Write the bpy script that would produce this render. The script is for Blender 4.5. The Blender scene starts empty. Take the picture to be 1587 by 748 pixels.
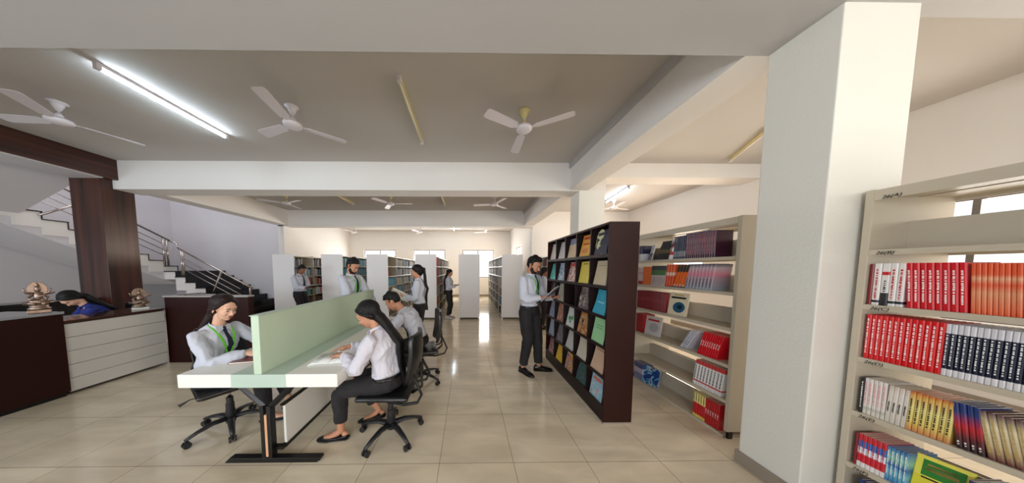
import bpy, bmesh, math, random
from mathutils import Vector, Matrix, noise
R = math.radians
V = Vector
C = bpy.context.scene.collection
sc = bpy.context.scene
random.seed(7)

# ------------------------------------------------------------------ camera, world, light, exposure
FPX, CXP, CYP = 345.0, 729.0, 437.0
cam_d = bpy.data.cameras.new('camera')
cam = bpy.data.objects.new('camera', cam_d); C.objects.link(cam)
cam_d.sensor_fit = 'HORIZONTAL'; cam_d.sensor_width = 36.0
cam_d.lens = 36.0 * FPX / 1587.0
cam_d.shift_x = (793.5 - CXP) / 1587.0
cam_d.shift_y = -(374.0 - CYP) / 1587.0
cam.location = (0, 0, 1.57)
cam.rotation_euler = (R(90) - math.atan((CYP - 416) / FPX), 0, -math.atan((CXP - 725) / FPX))
cam_d.clip_start = 0.05; cam_d.clip_end = 100
sc.camera = cam
sc.view_settings.view_transform = 'Standard'; sc.view_settings.look = 'None'
sc.view_settings.gamma = 1.0; sc.view_settings.use_curve_mapping = False
sc.view_settings.exposure = 0.33
sc.cycles.max_bounces = 10; sc.cycles.diffuse_bounces = 6; sc.cycles.glossy_bounces = 4
sc.cycles.transparent_max_bounces = 8; sc.cycles.sample_clamp_indirect = 6.0

wd = bpy.data.worlds.new('daylight'); sc.world = wd; wd.use_nodes = True
wn = wd.node_tree.nodes; wl = wd.node_tree.links
bg = wn['Background']; bg.inputs['Color'].default_value = (0.88, 0.94, 1.0, 1); bg.inputs['Strength'].default_value = 1.15

def area(name, loc, target, sx, sy, power, col):
    l = bpy.data.lights.new(name, 'AREA'); l.shape = 'RECTANGLE'; l.size = sx; l.size_y = sy
    l.energy = power; l.color = col
    o = bpy.data.objects.new(name, l); C.objects.link(o); o.location = loc
    o.rotation_euler = (V(target) - V(loc)).to_track_quat('-Z', 'Y').to_euler()
    return o
# daylight standing outside each glazed opening, then two added stair fills
WARM = (1.0, 0.80, 0.62); COOL = (0.80, 0.90, 1.0); DAY = (1.0, 0.95, 0.90)
for wx in (-4.9, -2.15, 0.6):
    area('daylight_back_window', (wx, 12.95, 1.85), (wx, 0, 1.85), 1.75, 1.55, 125, DAY)
area('daylight_side_window', (2.75, 10.6, 2.3), (-5, 10.6, 2.0), 1.4, 0.7, 110, WARM)
area('daylight_right_window', (6.25, 6.5, 1.8), (0, 6.5, 1.8), 1.9, 1.5, 140, WARM)
area('daylight_right_window', (6.25, 1.9, 1.8), (0, 1.9, 1.8), 2.6, 1.5, 90, (1.0, 0.88, 0.74))
area('daylight_rear_right', (3.9, -3.25, 1.8), (3.7, 4, 1.9), 3.0, 1.9, 150, (1.0, 0.94, 0.86))
area('daylight_rear_middle', (-0.9, -3.25, 1.8), (-0.9, 4, 1.8), 2.4, 1.9, 125, (0.92, 0.96, 1.0))
area('daylight_rear_left', (-5.1, -3.25, 1.8), (-5.1, 4, 1.7), 3.0, 1.9, 150, COOL)
area('fill_rear_stair', (-8.9, -3.25, 1.8), (-9.2, 4, 1.6), 2.4, 1.9, 95, COOL)  # added lamp behind an unseen window, brightens the reception and stair walls
area('fill_stairwell', (-8.7, 5.6, 6.9), (-8.7, 6.0, 0), 3.0, 4.0, 105, (0.98, 0.97, 1.0))  # added fill lamp hung inside the stairwell, where no opening exists

# ------------------------------------------------------------------ materials
def c(r, g, b):
    def f(x):
        x /= 255.0
        return x / 12.92 if x <= 0.04045 else ((x + 0.055) / 1.055) ** 2.4
    return (f(r), f(g), f(b), 1)
MATS = {}
def mat(name, col, rough=0.5, metal=0.0, var=0.0, vscale=3.0, bump=0.0, bscale=40.0, coat=0.0, emit=None, estr=0.0, spec=0.5):
    if name in MATS: return MATS[name]
    m = bpy.data.materials.new(name); m.use_nodes = True
    nt = m.node_tree; b = nt.nodes['Principled BSDF']
    b.inputs['Base Color'].default_value = col; b.inputs['Roughness'].default_value = rough
    b.inputs['Metallic'].default_value = metal; b.inputs['Specular IOR Level'].default_value = spec
    if coat: b.inputs['Coat Weight'].default_value = coat; b.inputs['Coat Roughness'].default_value = 0.08
    if emit: b.inputs['Emission Color'].default_value = emit; b.inputs['Emission Strength'].default_value = estr
    tc = nt.nodes.new('ShaderNodeTexCoord')
    n = nt.nodes.new('ShaderNodeTexNoise'); n.inputs['Scale'].default_value = vscale; n.inputs['Detail'].default_value = 5
    nt.links.new(tc.outputs['Object'], n.inputs['Vector'])
    mx = nt.nodes.new('ShaderNodeMix'); mx.data_type = 'RGBA'
    v = max(var, 0.02)
    mx.inputs[6].default_value = tuple(x * (1 - v) for x in col[:3]) + (1,)
    mx.inputs[7].default_value = tuple(min(1, x * (1 + v)) for x in col[:3]) + (1,)
    nt.links.new(n.outputs['Fac'], mx.inputs[0]); nt.links.new(mx.outputs[2], b.inputs['Base Color'])
    if bump:
        n2 = nt.nodes.new('ShaderNodeTexNoise'); n2.inputs['Scale'].default_value = bscale; n2.inputs['Detail'].default_value = 4
        nt.links.new(tc.outputs['Object'], n2.inputs['Vector'])
        bp = nt.nodes.new('ShaderNodeBump'); bp.inputs['Strength'].default_value = bump; bp.inputs['Distance'].default_value = 0.01
        nt.links.new(n2.outputs['Fac'], bp.inputs['Height']); nt.links.new(bp.outputs['Normal'], b.inputs['Normal'])
    MATS[name] = m
    return m
def stripes(name, cols, axis=2, coord='Generated', rough=0.35, interp='CONSTANT', noise_amt=0.0):
    """bands of colour along one axis of the object's own box"""
    if name in MATS: return MATS[name]
    m = bpy.data.materials.new(name); m.use_nodes = True
    nt = m.node_tree; b = nt.nodes['Principled BSDF']; b.inputs['Roughness'].default_value = rough
    tc = nt.nodes.new('ShaderNodeTexCoord'); sp = nt.nodes.new('ShaderNodeSeparateXYZ')
    nt.links.new(tc.outputs[coord], sp.inputs[0])
    rp = nt.nodes.new('ShaderNodeValToRGB'); rp.color_ramp.interpolation = interp
    el = rp.color_ramp.elements
    el[0].position = cols[0][0]; el[0].color = cols[0][1]
    el[1].position = cols[-1][0]; el[1].color = cols[-1][1]
    for p, q in cols[1:-1]:
        e = el.new(p); e.color = q
    src = sp.outputs[axis]
    if noise_amt:
        n = nt.nodes.new('ShaderNodeTexNoise'); n.inputs['Scale'].default_value = 6
        nt.links.new(tc.outputs[coord], n.inputs['Vector'])
        a = nt.nodes.new('ShaderNodeMath'); a.operation = 'MULTIPLY_ADD'; a.inputs[1].default_value = noise_amt
        nt.links.new(n.outputs['Fac'], a.inputs[0]); nt.links.new(src, a.inputs[2]); src = a.outputs[0]
    nt.links.new(src, rp.inputs[0]); nt.links.new(rp.outputs[0], b.inputs['Base Color'])
    MATS[name] = m
    return m
def blotch(name, cols, scale=4.0, rough=0.3, dist=1.5):
    """a printed cover: patches of several colours"""
    if name in MATS: return MATS[name]
    m = bpy.data.materials.new(name); m.use_nodes = True
    nt = m.node_tree; b = nt.nodes['Principled BSDF']; b.inputs['Roughness'].default_value = rough
    tc = nt.nodes.new('ShaderNodeTexCoord')
    n = nt.nodes.new('ShaderNodeTexNoise'); n.inputs['Scale'].default_value = scale; n.inputs['Detail'].default_value = 2
    n.inputs['Distortion'].default_value = dist
    nt.links.new(tc.outputs['Generated'], n.inputs['Vector'])
    rp = nt.nodes.new('ShaderNodeValToRGB'); rp.color_ramp.interpolation = 'CONSTANT'
    el = rp.color_ramp.elements; k = len(cols)
    el[0].position = 0; el[0].color = cols[0]; el[1].position = 0.62; el[1].color = cols[-1]
    for i in range(1, k - 1):
        e = el.new(0.38 + 0.24 * i / (k - 1)); e.color = cols[i]
    nt.links.new(n.outputs['Fac'], rp.inputs[0]); nt.links.new(rp.outputs[0], b.inputs['Base Color'])
    MATS[name] = m
    return m

M_wall = mat('wall_paint', c(226, 222, 218), 0.75, var=0.03, vscale=1.2, bump=0.08, bscale=60)
M_ceil = mat('ceiling_paint', c(186, 184, 184), 0.8, var=0.04, vscale=1.0, bump=0.05)
M_stairwall = mat('stairwell_paint', c(206, 203, 207), 0.8, var=0.02)
M_column = mat('column_paint', c(226, 224, 217), 0.6, var=0.03, vscale=2, bump=0.12, bscale=50)
M_skirt = mat('skirting_tile', c(150, 138, 125), 0.4, var=0.1)
M_granite = mat('black_granite', c(30, 29, 31), 0.18, var=0.3, vscale=30)
M_steel = mat('brushed_steel', c(190, 182, 175), 0.25, 1.0, var=0.05)
M_white_lam = mat('white_laminate', c(236, 234, 228), 0.35, var=0.02, vscale=5)
M_green_lam = mat('pale_green_laminate', c(196, 214, 190), 0.4, var=0.03, vscale=5)
M_green_edge = mat('grey_green_edge', c(184, 202, 188), 0.4, var=0.02)
M_blackmetal = mat('black_metal', c(22, 20, 20), 0.35, 0.3, var=0.2)
M_blackplastic = mat('black_plastic', c(30, 30, 32), 0.42, var=0.15, vscale=20, bump=0.1, bscale=120)
M_leather = mat('black_leatherette', c(20, 20, 22), 0.28, var=0.15, bump=0.15, bscale=90)
M_chrome = mat('chrome', c(200, 200, 200), 0.15, 1.0)
M_wood_strip = mat('bare_wood_edge', c(214, 160, 120), 0.5, var=0.1)
M_brownlam = mat('dark_brown_laminate', c(42, 16, 13), 0.45, spec=0.2, var=0.12, vscale=6)
M_rackin = mat('dark_rack_laminate', c(30, 16, 16), 0.45, spec=0.3, var=0.12, vscale=6)
M_shelfpaint = mat('cream_metal_shelf', c(194, 183, 164), 0.4, var=0.03, vscale=2)
M_shelfwhite = mat('white_metal_shelf', c(236, 233, 233), 0.42, var=0.02)
M_page = mat('paper_pages', c(226, 218, 200), 0.8, var=0.05, vscale=80)
M_paper = mat('white_paper', c(240, 240, 238), 0.7, var=0.02)
M_tubeoff = mat('unlit_tube', c(236, 228, 205), 0.3)
M_fanwhite = mat('fan_white_enamel', c(216, 210, 216), 0.3, var=0.03)
M_fancream = mat('fan_cream_enamel', c(214, 200, 140), 0.35, var=0.06)
M_bronze = mat('antique_bronze', c(138, 116, 102), 0.3, 0.85, var=0.35, vscale=14)
M_ink = mat('black_ink', c(25, 22, 22), 0.6)
M_lit = mat('lit_tube', c(255, 255, 255), 0.3, emit=(0.72, 0.88, 1.0, 1), estr=48.0)
M_winframe = mat('aluminium_window_frame', c(120, 112, 106), 0.4, 0.3)

def wood_material():
    m = bpy.data.materials.new('dark_wood_veneer'); m.use_nodes = True
    nt = m.node_tree; b = nt.nodes['Principled BSDF']; b.inputs['Roughness'].default_value = 0.28
    tc = nt.nodes.new('ShaderNodeTexCoord'); mp = nt.nodes.new('ShaderNodeMapping')
    mp.inputs['Scale'].default_value = (7, 7, 0.25)
    n = nt.nodes.new('ShaderNodeTexNoise'); n.inputs['Scale'].default_value = 1.6; n.inputs['Detail'].default_value = 6
    rp = nt.nodes.new('ShaderNodeValToRGB'); e = rp.color_ramp.elements
    e[0].position = 0.3; e[0].color = c(20, 9, 8); e[1].position = 0.75; e[1].color = c(84, 44, 32)
    nt.links.new(tc.outputs['Object'], mp.inputs[0]); nt.links.new(mp.outputs[0], n.inputs[0])
    nt.links.new(n.outputs['Fac'], rp.inputs[0]); nt.links.new(rp.outputs[0], b.inputs['Base Color'])
    return m
M_wood = wood_material()
def wood_h():
    m = M_wood.copy(); m.name = 'dark_wood_veneer_lengthwise'
    for n in m.node_tree.nodes:
        if n.type == 'MAPPING': n.inputs['Scale'].default_value = (7, 0.25, 7)
    return m
M_woodh = wood_h()

def floor_material():
    m = bpy.data.materials.new('vitrified_floor_tiles'); m.use_nodes = True
    nt = m.node_tree; L = nt.links; b = nt.nodes['Principled BSDF']
    b.inputs['Roughness'].default_value = 0.10; b.inputs['Specular IOR Level'].default_value = 0.55
    geo = nt.nodes.new('ShaderNodeNewGeometry'); mp = nt.nodes.new('ShaderNodeMapping')
    mp.inputs['Location'].default_value = (0.23 + 12.0, -1.71 + 6.0, 0)
    L.new(geo.outputs['Position'], mp.inputs[0])
    br = nt.nodes.new('ShaderNodeTexBrick'); br.offset = 0.0; br.squash = 1.0
    br.inputs['Scale'].default_value = 1.0; br.inputs['Brick Width'].default_value = 0.6; br.inputs['Row Height'].default_value = 0.6
    br.inputs['Mortar Size'].default_value = 0.0022; br.inputs['Mortar Smooth'].default_value = 0.1; br.inputs['Bias'].default_value = 0
    br.inputs['Color1'].default_value = c(222, 209, 187); br.inputs['Color2'].default_value = c(215, 201, 178)
    br.inputs['Mortar'].default_value = c(140, 125, 106)
    L.new(mp.outputs[0], br.inputs['Vector'])
    mp2 = nt.nodes.new('ShaderNodeMapping'); mp2.inputs['Rotation'].default_value = (0, 0, 0.5); mp2.inputs['Scale'].default_value = (1.0, 3.0, 1)
    L.new(geo.outputs['Position'], mp2.inputs[0])
    n = nt.nodes.new('ShaderNodeTexNoise'); n.inputs['Scale'].default_value = 1.6; n.inputs['Detail'].default_value = 7; n.inputs['Distortion'].default_value = 0.6
    L.new(mp2.outputs[0], n.inputs[0])
    rp = nt.nodes.new('ShaderNodeValToRGB'); e = rp.color_ramp.elements
    e[0].position = 0.3; e[0].color = (0.80, 0.78, 0.75, 1); e[1].position = 0.7; e[1].color = (1.08, 1.07, 1.05, 1)
    L.new(n.outputs['Fac'], rp.inputs[0])
    mx = nt.nodes.new('ShaderNodeMix'); mx.data_type = 'RGBA'; mx.blend_type = 'MULTIPLY'; mx.inputs[0].default_value = 1
    L.new(br.outputs['Color'], mx.inputs[6]); L.new(rp.outputs[0], mx.inputs[7]); L.new(mx.outputs[2], b.inputs['Base Color'])
    return m
M_floor = floor_material()
def glass_material():
    m = bpy.data.materials.new('window_glass'); m.use_nodes = True
    nt = m.node_tree; nt.nodes.clear()
    o = nt.nodes.new('ShaderNodeOutputMaterial'); t = nt.nodes.new('ShaderNodeBsdfTransparent'); g = nt.nodes.new('ShaderNodeBsdfGlossy')
    t.inputs[0].default_value = (0.96, 0.97, 0.97, 1); g.inputs['Roughness'].default_value = 0.02
    mx = nt.nodes.new('ShaderNodeMixShader'); mx.inputs[0].default_value = 0.06
    nt.links.new(t.outputs[0], mx.inputs[1]); nt.links.new(g.outputs[0], mx.inputs[2]); nt.links.new(mx.outputs[0], o.inputs[0])
    return m
M_glass = glass_material()

# ------------------------------------------------------------------ mesh builder
class MB:
    def __init__(s): s.v = []; s.f = []; s.m = []
    def add(s, vs, fs, mi=0):
        o = len(s.v); s.v += [tuple(x) for x in vs]; s.f += [tuple(i + o for i in f) for f in fs]; s.m += [mi] * len(fs); return s
    def box(s, lo, hi, mi=0, rot=None, piv=None):
        x0, y0, z0 = lo; x1, y1, z1 = hi
        vs = [V(p) for p in ((x0,y0,z0),(x1,y0,z0),(x1,y1,z0),(x0,y1,z0),(x0,y0,z1),(x1,y0,z1),(x1,y1,z1),(x0,y1,z1))]
        if rot is not None:
            p = V(piv) if piv is not None else (V(lo) + V(hi)) / 2
            vs = [rot @ (q - p) + p for q in vs]
        return s.add(vs, [(0,3,2,1),(4,5,6,7),(0,1,5,4),(1,2,6,5),(2,3,7,6),(3,0,4,7)], mi)
    def tube(s, pts, rad, n=10, mi=0, cap=True, side=None):
        """swept tube, one radius or (ra, rb) ellipse per point"""
        pts = [V(p) for p in pts]; k = len(pts)
        if not isinstance(rad, (list,)): rad = [rad] * k
        o = len(s.v); prev = None
        for i, p in enumerate(pts):
            t = (pts[min(i + 1, k - 1)] - pts[max(i - 1, 0)])
            t = t.normalized() if t.length > 1e-9 else V((0, 0, 1))
            if side is not None: a = V(side) - t * V(side).dot(t)
            elif prev is None: a = t.orthogonal()
            else: a = prev - t * prev.dot(t)
            if a.length < 1e-6: a = t.orthogonal()
            a.normalize(); prev = a; b = t.cross(a)
            r = rad[i]; ra, rb = (r if isinstance(r, tuple) else (r, r))
            for j in range(n):
                th = 2 * math.pi * j / n
                s.v.append(tuple(p + a * (ra * math.cos(th)) + b * (rb * math.sin(th))))
        for i in range(k - 1):
            for j in range(n):
                s.f.append((o + i*n + j, o + i*n + (j+1) % n, o + (i+1)*n + (j+1) % n, o + (i+1)*n + j)); s.m.append(mi)
        if cap:
            s.f.append(tuple(o + j for j in reversed(range(n)))); s.m.append(mi)
            s.f.append(tuple(o + (k-1)*n + j for j in range(n))); s.m.append(mi)
        return s
    def cyl(s, p0, p1, r0, r1=None, n=16, mi=0): return s.tube([p0, p1], [r0, r0 if r1 is None else r1], n, mi)
    def ell(s, ctr, r, rot=None, mi=0, nu=14, nv=9):
        ctr = V(ctr); vs = [V((0, 0, r[2]))]
        for i in range(1, nv):
            ph = math.pi * i / nv
            for j in range(nu):
                th = 2 * math.pi * j / nu
                vs.append(V((r[0]*math.sin(ph)*math.cos(th), r[1]*math.sin(ph)*math.sin(th), r[2]*math.cos(ph))))
        vs.append(V((0, 0, -r[2])))
        if rot is not None: vs = [rot @ q for q in vs]
        vs = [q + ctr for q in vs]
        fs = [(0, 1 + j, 1 + (j+1) % nu) for j in range(nu)]
        for i in range(nv - 2):
            for j in range(nu):
                a = 1 + i*nu
                fs.append((a + j, a + nu + j, a + nu + (j+1) % nu, a + (j+1) % nu))
        l = len(vs) - 1; a = 1 + (nv - 2)*nu
        fs += [(a + j, l, a + (j+1) % nu) for j in range(nu)]
        return s.add(vs, fs, mi)
    def lathe(s, prof, ctr=(0, 0, 0), n=24, mi=0):
        cx, cy, cz = ctr
        return s.tube_rings([[(cx + r*math.cos(2*math.pi*j/n), cy + r*math.sin(2*math.pi*j/n), cz + z) for j in range(n)] for r, z in prof], mi)
    def tube_rings(s, rings, mi=0, cap=True):
        n = len(rings[0]); o = len(s.v)
        for r in rings: s.v += [tuple(p) for p in r]
        for i in range(len(rings) - 1):
            for j in range(n):
                s.f.append((o + i*n + j, o + i*n + (j+1) % n, o + (i+1)*n + (j+1) % n, o + (i+1)*n + j)); s.m.append(mi)
        if cap:
            s.f.append(tuple(o + j for j in reversed(range(n)))); s.m.append(mi)
            s.f.append(tuple(o + (len(rings)-1)*n + j for j in range(n))); s.m.append(mi)
        return s
    def prism(s, poly, lo, hi, axis=1, mi=0):
        """polygon given in the two other axes, extruded along axis"""
        def P(a, b, h):
            return (h, a, b) if axis == 0 else (a, h, b) if axis == 1 else (a, b, h)
        n = len(poly)
        vs = [P(a, b, lo) for a, b in poly] + [P(a, b, hi) for a, b in poly]
        fs = [tuple(range(n)), tuple(reversed(range(n, 2*n)))] + [(i, i + n, (i+1) % n + n, (i+1) % n) for i in range(n)]
        return s.add(vs, fs, mi)
    def mesh(s, name, mats, smooth=False, origin=(0, 0, 0)):
        me = bpy.data.meshes.new(name)
        ox, oy, oz = origin
        me.from_pydata([(x-ox, y-oy, z-oz) for x, y, z in s.v], [], s.f)
        for m in (mats if isinstance(mats, (list, tuple)) else [mats]): me.materials.append(m)
        for p, k in zip(me.polygons, s.m): p.material_index = k; p.use_smooth = smooth
        bm = bmesh.new(); bm.from_mesh(me); bmesh.ops.recalc_face_normals(bm, faces=bm.faces); bm.to_mesh(me); bm.free()
        me.update(); return me
    def build(s, name, mats, parent=None, smooth=False, bevel=0.0, seg=2, origin=(0, 0, 0), label=None):
        o = bpy.data.objects.new(name, s.mesh(name, mats, smooth, origin)); C.objects.link(o)
        o.location = origin
        if parent: o.parent = parent
        if bevel:
            b = o.modifiers.new('bevel', 'BEVEL'); b.width = bevel; b.segments = seg; b.limit_method = 'ANGLE'; b.angle_limit = R(40)
        if label: o['label'] = label
        return o

def tag(o, label, cat, group=None):
    o['label'] = label; o['category'] = cat
    if group: o['group'] = group
    return o
def thing(name, label, cat, loc=(0, 0, 0), rz=0.0, group=None):
    o = bpy.data.objects.new(name, None); C.objects.link(o); o.location = loc; o.rotation_euler = (0, 0, rz)
    o.empty_display_size = 0.1
    return tag(o, label, cat, group)
def struct(name, mb, m, **k):
    o = mb.build(name, m, **k); o['kind'] = 'structure'; return o
def copy_tree(o, parent=None):
    n = o.copy(); C.objects.link(n)
    if parent is not None: n.parent = parent
    for ch in list(o.children): copy_tree(ch, n)
    return n
def rotv(ax, a): return Matrix.Rotation(a, 3, ax)
def box(lo, hi): return MB().box(lo, hi)

# ------------------------------------------------------------------ the room
CE = 3.65
struct('floor', box((-14, -3, -0.15), (6.2, 13, 0)), M_floor)
struct('ceiling', box((-6.8, -3, CE), (6.2, 13, CE + 0.2)), mat('bay_ceiling_paint', c(192, 187, 182), 0.8, var=0.04, vscale=1.0, bump=0.05))
struct('beam_front', box((-7.4, 1.30, 3.12), (2.72, 1.70, CE)), M_ceil)
struct('beam_front_right', box((2.72, 1.30, 3.40), (5.9, 1.70, CE)), M_ceil)
struct('beam_middle', box((-6.88, 4.50, 3.11), (2.745, 4.88, CE)), M_wall)
struct('beam_middle_right', box((2.75, 4.50, 3.38), (5.9, 4.88, CE)), M_wall)
struct('beam_back', box((-6.8, 8.15, 3.09), (2.4, 8.50, CE)), M_wall)
for i, (a, b) in enumerate(((1.70, 4.50), (4.88, 8.15))):
    struct('beam_right_%d' % (i + 1), MB().box((2.03, a, 3.12), (2.38, b, CE)), M_wall)
    struct('trim_%d' % (i + 1), MB().box((2.0, a, 3.54), (2.03, b, CE)), M_ceil)
struct('beam_left', box((-6.8, 4.88, 3.12), (-6.42, 8.15, CE)), M_wall)
col = struct('column_front', box((2.2, 1.368, 0), (2.66, 1.698, 3.399)), M_column, bevel=0.006)
struct('baseboard_column', MB().box((2.185, 1.355, 0), (2.675, 1.715, 0.10)), M_skirt, bevel=0.003)
struct('column_middle', box((2.22, 4.505, 0), (2.74, 4.875, 3.375)), M_column, bevel=0.006)
struct('baseboard_column_middle', MB().box((2.205, 4.485, 0), (2.755, 4.895, 0.10)), M_skirt)
# wood clad column and beam
struct('column_wood', box((-7.45, 4.35, 0), (-6.88, 4.78, 3.30)), M_wood, bevel=0.004)
struct('beam_wood', MB().box((-7.40, -3, 3.27), (-6.76, 4.50, CE + 0.0)), M_woodh)
struct('beam_wood_soffit', MB().box((-7.39, -3, 3.255), (-6.80, 4.34, 3.27)), M_stairwall)

def windowed_wall(name, axis, at, thick, u0, u1, z1, holes, m):
    """wall in the plane axis=at from u0 to u1 with rectangular holes (u0,u1,z0,z1)"""
    mb = MB()
    us = sorted({u0, u1} | {h[0] for h in holes} | {h[1] for h in holes})
    def put(a, b, lo, hi):
        if hi - lo < 1e-4: return
        if axis == 'y': mb.box((a, at, lo), (b, at + thick, hi))
        else: mb.box((at, a, lo), (at + thick, b, hi))
    for a, b in zip(us[:-1], us[1:]):
        hh = [h for h in holes if h[0] <= a + 1e-6 and h[1] >= b - 1e-6]
        if hh: put(a, b, 0, hh[0][2]); put(a, b, hh[0][3], z1)
        else: put(a, b, 0, z1)
    return struct(name, mb, m)
WN = [0]
def window(axis, at, u0, u1, z0, z1, panes=2, depth=0.06):
    WN[0] += 1
    r = bpy.data.objects.new('window_%d' % WN[0], None); C.objects.link(r); r['kind'] = 'structure'
    org = ((u0 + u1)/2, at, z0) if axis == 'y' else (at, (u0 + u1)/2, z0)
    r.location = org
    f = MB(); t = 0.045
    def B(mb, a, b, lo, hi, d0, d1):
        if axis == 'y': mb.box((a - org[0], d0, lo - z0), (b - org[0], d1, hi - z0))
        else: mb.box((d0, a - org[1], lo - z0), (d1, b - org[1], hi - z0))
    B(f, u0, u1, z0, z0 + t, 0, depth); B(f, u0, u1, z1 - t, z1, 0, depth)
    B(f, u0, u0 + t, z0 + t, z1 - t, 0, depth); B(f, u1 - t, u1, z0 + t, z1 - t, 0, depth)
    for k in range(1, panes):
        x = u0 + (u1 - u0) * k / panes
        B(f, x - t/2, x + t/2, z0 + t, z1 - t, 0, depth)
    f.build('window_frame', M_winframe, r)
    for k in range(panes):
        g = MB(); a = u0 + (u1 - u0) * k / panes + t/2; b = u0 + (u1 - u0) * (k + 1) / panes - t/2
        B(g, a, b, z0 + t, z1 - t, depth*0.45, depth*0.55); g.build('window_pane', M_glass, r)
    return r
windowed_wall('wall_back', 'y', 12.6, 0.2, -6.8, 2.6, CE, [(-5.8, -4.04, 1.06, 2.62), (-3.04, -1.27, 1.06, 2.62), (-0.3, 1.45, 1.06, 2.62)], M_wall)
for a, b in ((-5.8, -4.04), (-3.04, -1.27), (-0.3, 1.45)): window('y', 12.66, a, b, 1.06, 2.62)
windowed_wall('wall_bay_right', 'x', 2.38, 0.2, 8.5, 12.6, CE, [(9.9, 11.3, 2.0, 2.62)], M_wall)
window('x', 2.46, 9.9, 11.3, 2.0, 2.62)
struct('wall_bay_left', box((-6.8, 8.15, 0), (-6.6, 12.6, CE)), M_wall)
struct('wall_right_return', box((2.38, 8.25, 0), (6.1, 8.45, CE)), M_wall)
windowed_wall('wall_right', 'x', 5.9, 0.2, -3, 8.25, CE, [(0.6, 3.25, 0.95, 2.42), (5.55, 7.5, 1.06, 2.55)], M_wall)
window('x', 5.96, 0.6, 3.25, 0.95, 2.42, 4); window('x', 5.96, 5.55, 7.5, 1.06, 2.55)
# stairwell
windowed_wall('wall_rear', 'y', -3.2, 0.2, -14, 6.1, CE, [(-10.1, -7.7, 0.85, 2.75), (-6.6, -3.6, 0.85, 2.75), (-2.1, 0.3, 0.85, 2.75), (2.4, 5.4, 0.85, 2.75)], M_wall)
for a, b in ((-10.1, -7.7), (-6.6, -3.6), (-2.1, 0.3), (2.4, 5.4)): window('y', -3.12, a, b, 0.85, 2.75, 3)  # leftmost window is unseen, added to light the stair side
struct('sky_block_stairwell', box((-10.8, -3.2, 7.0), (-6.6, 8.4, 7.1)), M_ceil)  # unseen cap added to keep sky light out of the stairwell
struct('wall_stair_back', box((-10.8, 8.2, 0), (-6.8, 8.4, 7.0)), M_stairwall)
struct('wall_stair_left', box((-10.8, -3, 0), (-10.6, 8.2, 7.0)), M_stairwall)
struct('wall_stair_upper', box((-6.8, 1.0, CE + 0.2), (-6.6, 8.2, 7.0)), M_stairwall)
struct('baseboard_back', MB().box((-6.6, 12.585, 0), (2.38, 12.6, 0.10)), M_skirt)
struct('baseboard_right', MB().box((5.885, -3, 0), (5.9, 8.25, 0.10)), M_skirt)

# ------------------------------------------------------------------ staircase
ST = thing('staircase', 'white staircase with black granite treads rising behind the wood column', 'staircase', (-9.0, 6.9, 0))
so = V((-9.0, 6.9, 0))
def sbuild(mb, name, m, **k):
    o = mb.build(name, m, **k); o.parent = ST; o.location = -so; return o
low = MB(); tr = MB()
N1 = 9; RI = 0.1667; GO = 0.29
for k in range(N1):
    xr = -8.8 + GO * (N1 - 1 - k)      # riser position of step k+1
    z = RI * (k + 1); xl = xr - GO if k < N1 - 1 else -10.6
    if k < N1 - 1: low.box((xl, 6.8, max(0, z - 0.42)), (xr, 8.19, z - 0.03))
    tr.box((xl - 0.0, 6.8 - 0.02, z - 0.03), (xr + 0.02, 8.19, z))
    tr.box((xr, 6.80, z - RI), (xr + 0.008, 8.19, z - 0.03))
low.box((-10.59, 6.8, 1.25), (-8.8, 8.19, 1.47))
sbuild(low, 'lower_flight', M_wall); sbuild(tr, 'lower_treads', M_granite, label='black granite treads and risers')
up = MB(); tu = MB()
N2 = 10
for k in range(N2):
    yr = 7.1 - 0.31 * k; z = 1.5 + RI * (k + 1) * 0.97
    up.box((-10.59, yr - 0.31, z - 0.34), (-9.1, yr, z - 0.02))
    tu.box((-10.59, yr - 0.31, z - 0.025), (-9.085, yr + 0.015, z))
    tu.box((-9.1, yr - 0.005, z - RI), (-9.09, yr + 0.012, z - 0.02))
sbuild(up, 'upper_flight', M_wall); sbuild(tu, 'upper_treads', M_granite, label='thin dark tread edges')
# waist soffits under flights
w2 = MB(); z0 = 1.5 - 0.30
w2.prism([(7.1, 1.32), (7.1 - 3.1, 1.32 + 1.62), (7.1 - 3.1, 1.32 + 1.42), (7.1, 1.08)], -10.59, -9.12, axis=0)
sbuild(w2, 'upper_waist', M_stairwall)
tf = MB(); tf.prism([(-9.9, 2.27), (-7.0, 3.79), (-7.0, 4.05), (-9.9, 2.6)], 2.6, 4.7, axis=1)
tf.box((-10.59, 2.6, 2.75), (-9.2, 4.0, 3.05))
sbuild(tf, 'top_flight', M_stairwall)
rail = MB()
def rl(a, b, r=0.02): rail.cyl(a, b, r, n=8)
rl((-6.55, 6.82, 0.98), (-8.68, 6.82, 2.18), 0.025)
rl((-8.68, 6.82, 2.18), (-8.74, 6.82, 2.34), 0.02); rl((-8.74, 6.82, 2.34), (-9.08, 6.9, 2.40), 0.02)
rl((-9.08, 6.95, 2.42), (-9.08, 4.4, 3.83), 0.025)
sbuild(rail, 'handrail', M_steel, smooth=True)
for pa, pb in (((-6.62, 6.82, 0.17), (-6.62, 6.82, 0.98)), ((-8.55, 6.82, 1.33), (-8.55, 6.82, 2.10)), ((-8.60, 6.82, 1.33), (-8.60, 6.82, 2.13)),
               ((-7.75, 6.82, 0.80), (-7.45, 6.82, 1.48)),
               ((-9.08, 6.88, 1.66), (-9.08, 6.88, 2.44)), ((-9.08, 6.80, 1.66), (-9.08, 6.80, 2.48)), ((-9.08, 4.9, 2.7), (-9.08, 5.55, 3.19))):
    MB_ = MB().cyl(pa, pb, 0.022, n=8); sbuild(MB_, 'baluster', M_steel, smooth=True)
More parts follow.
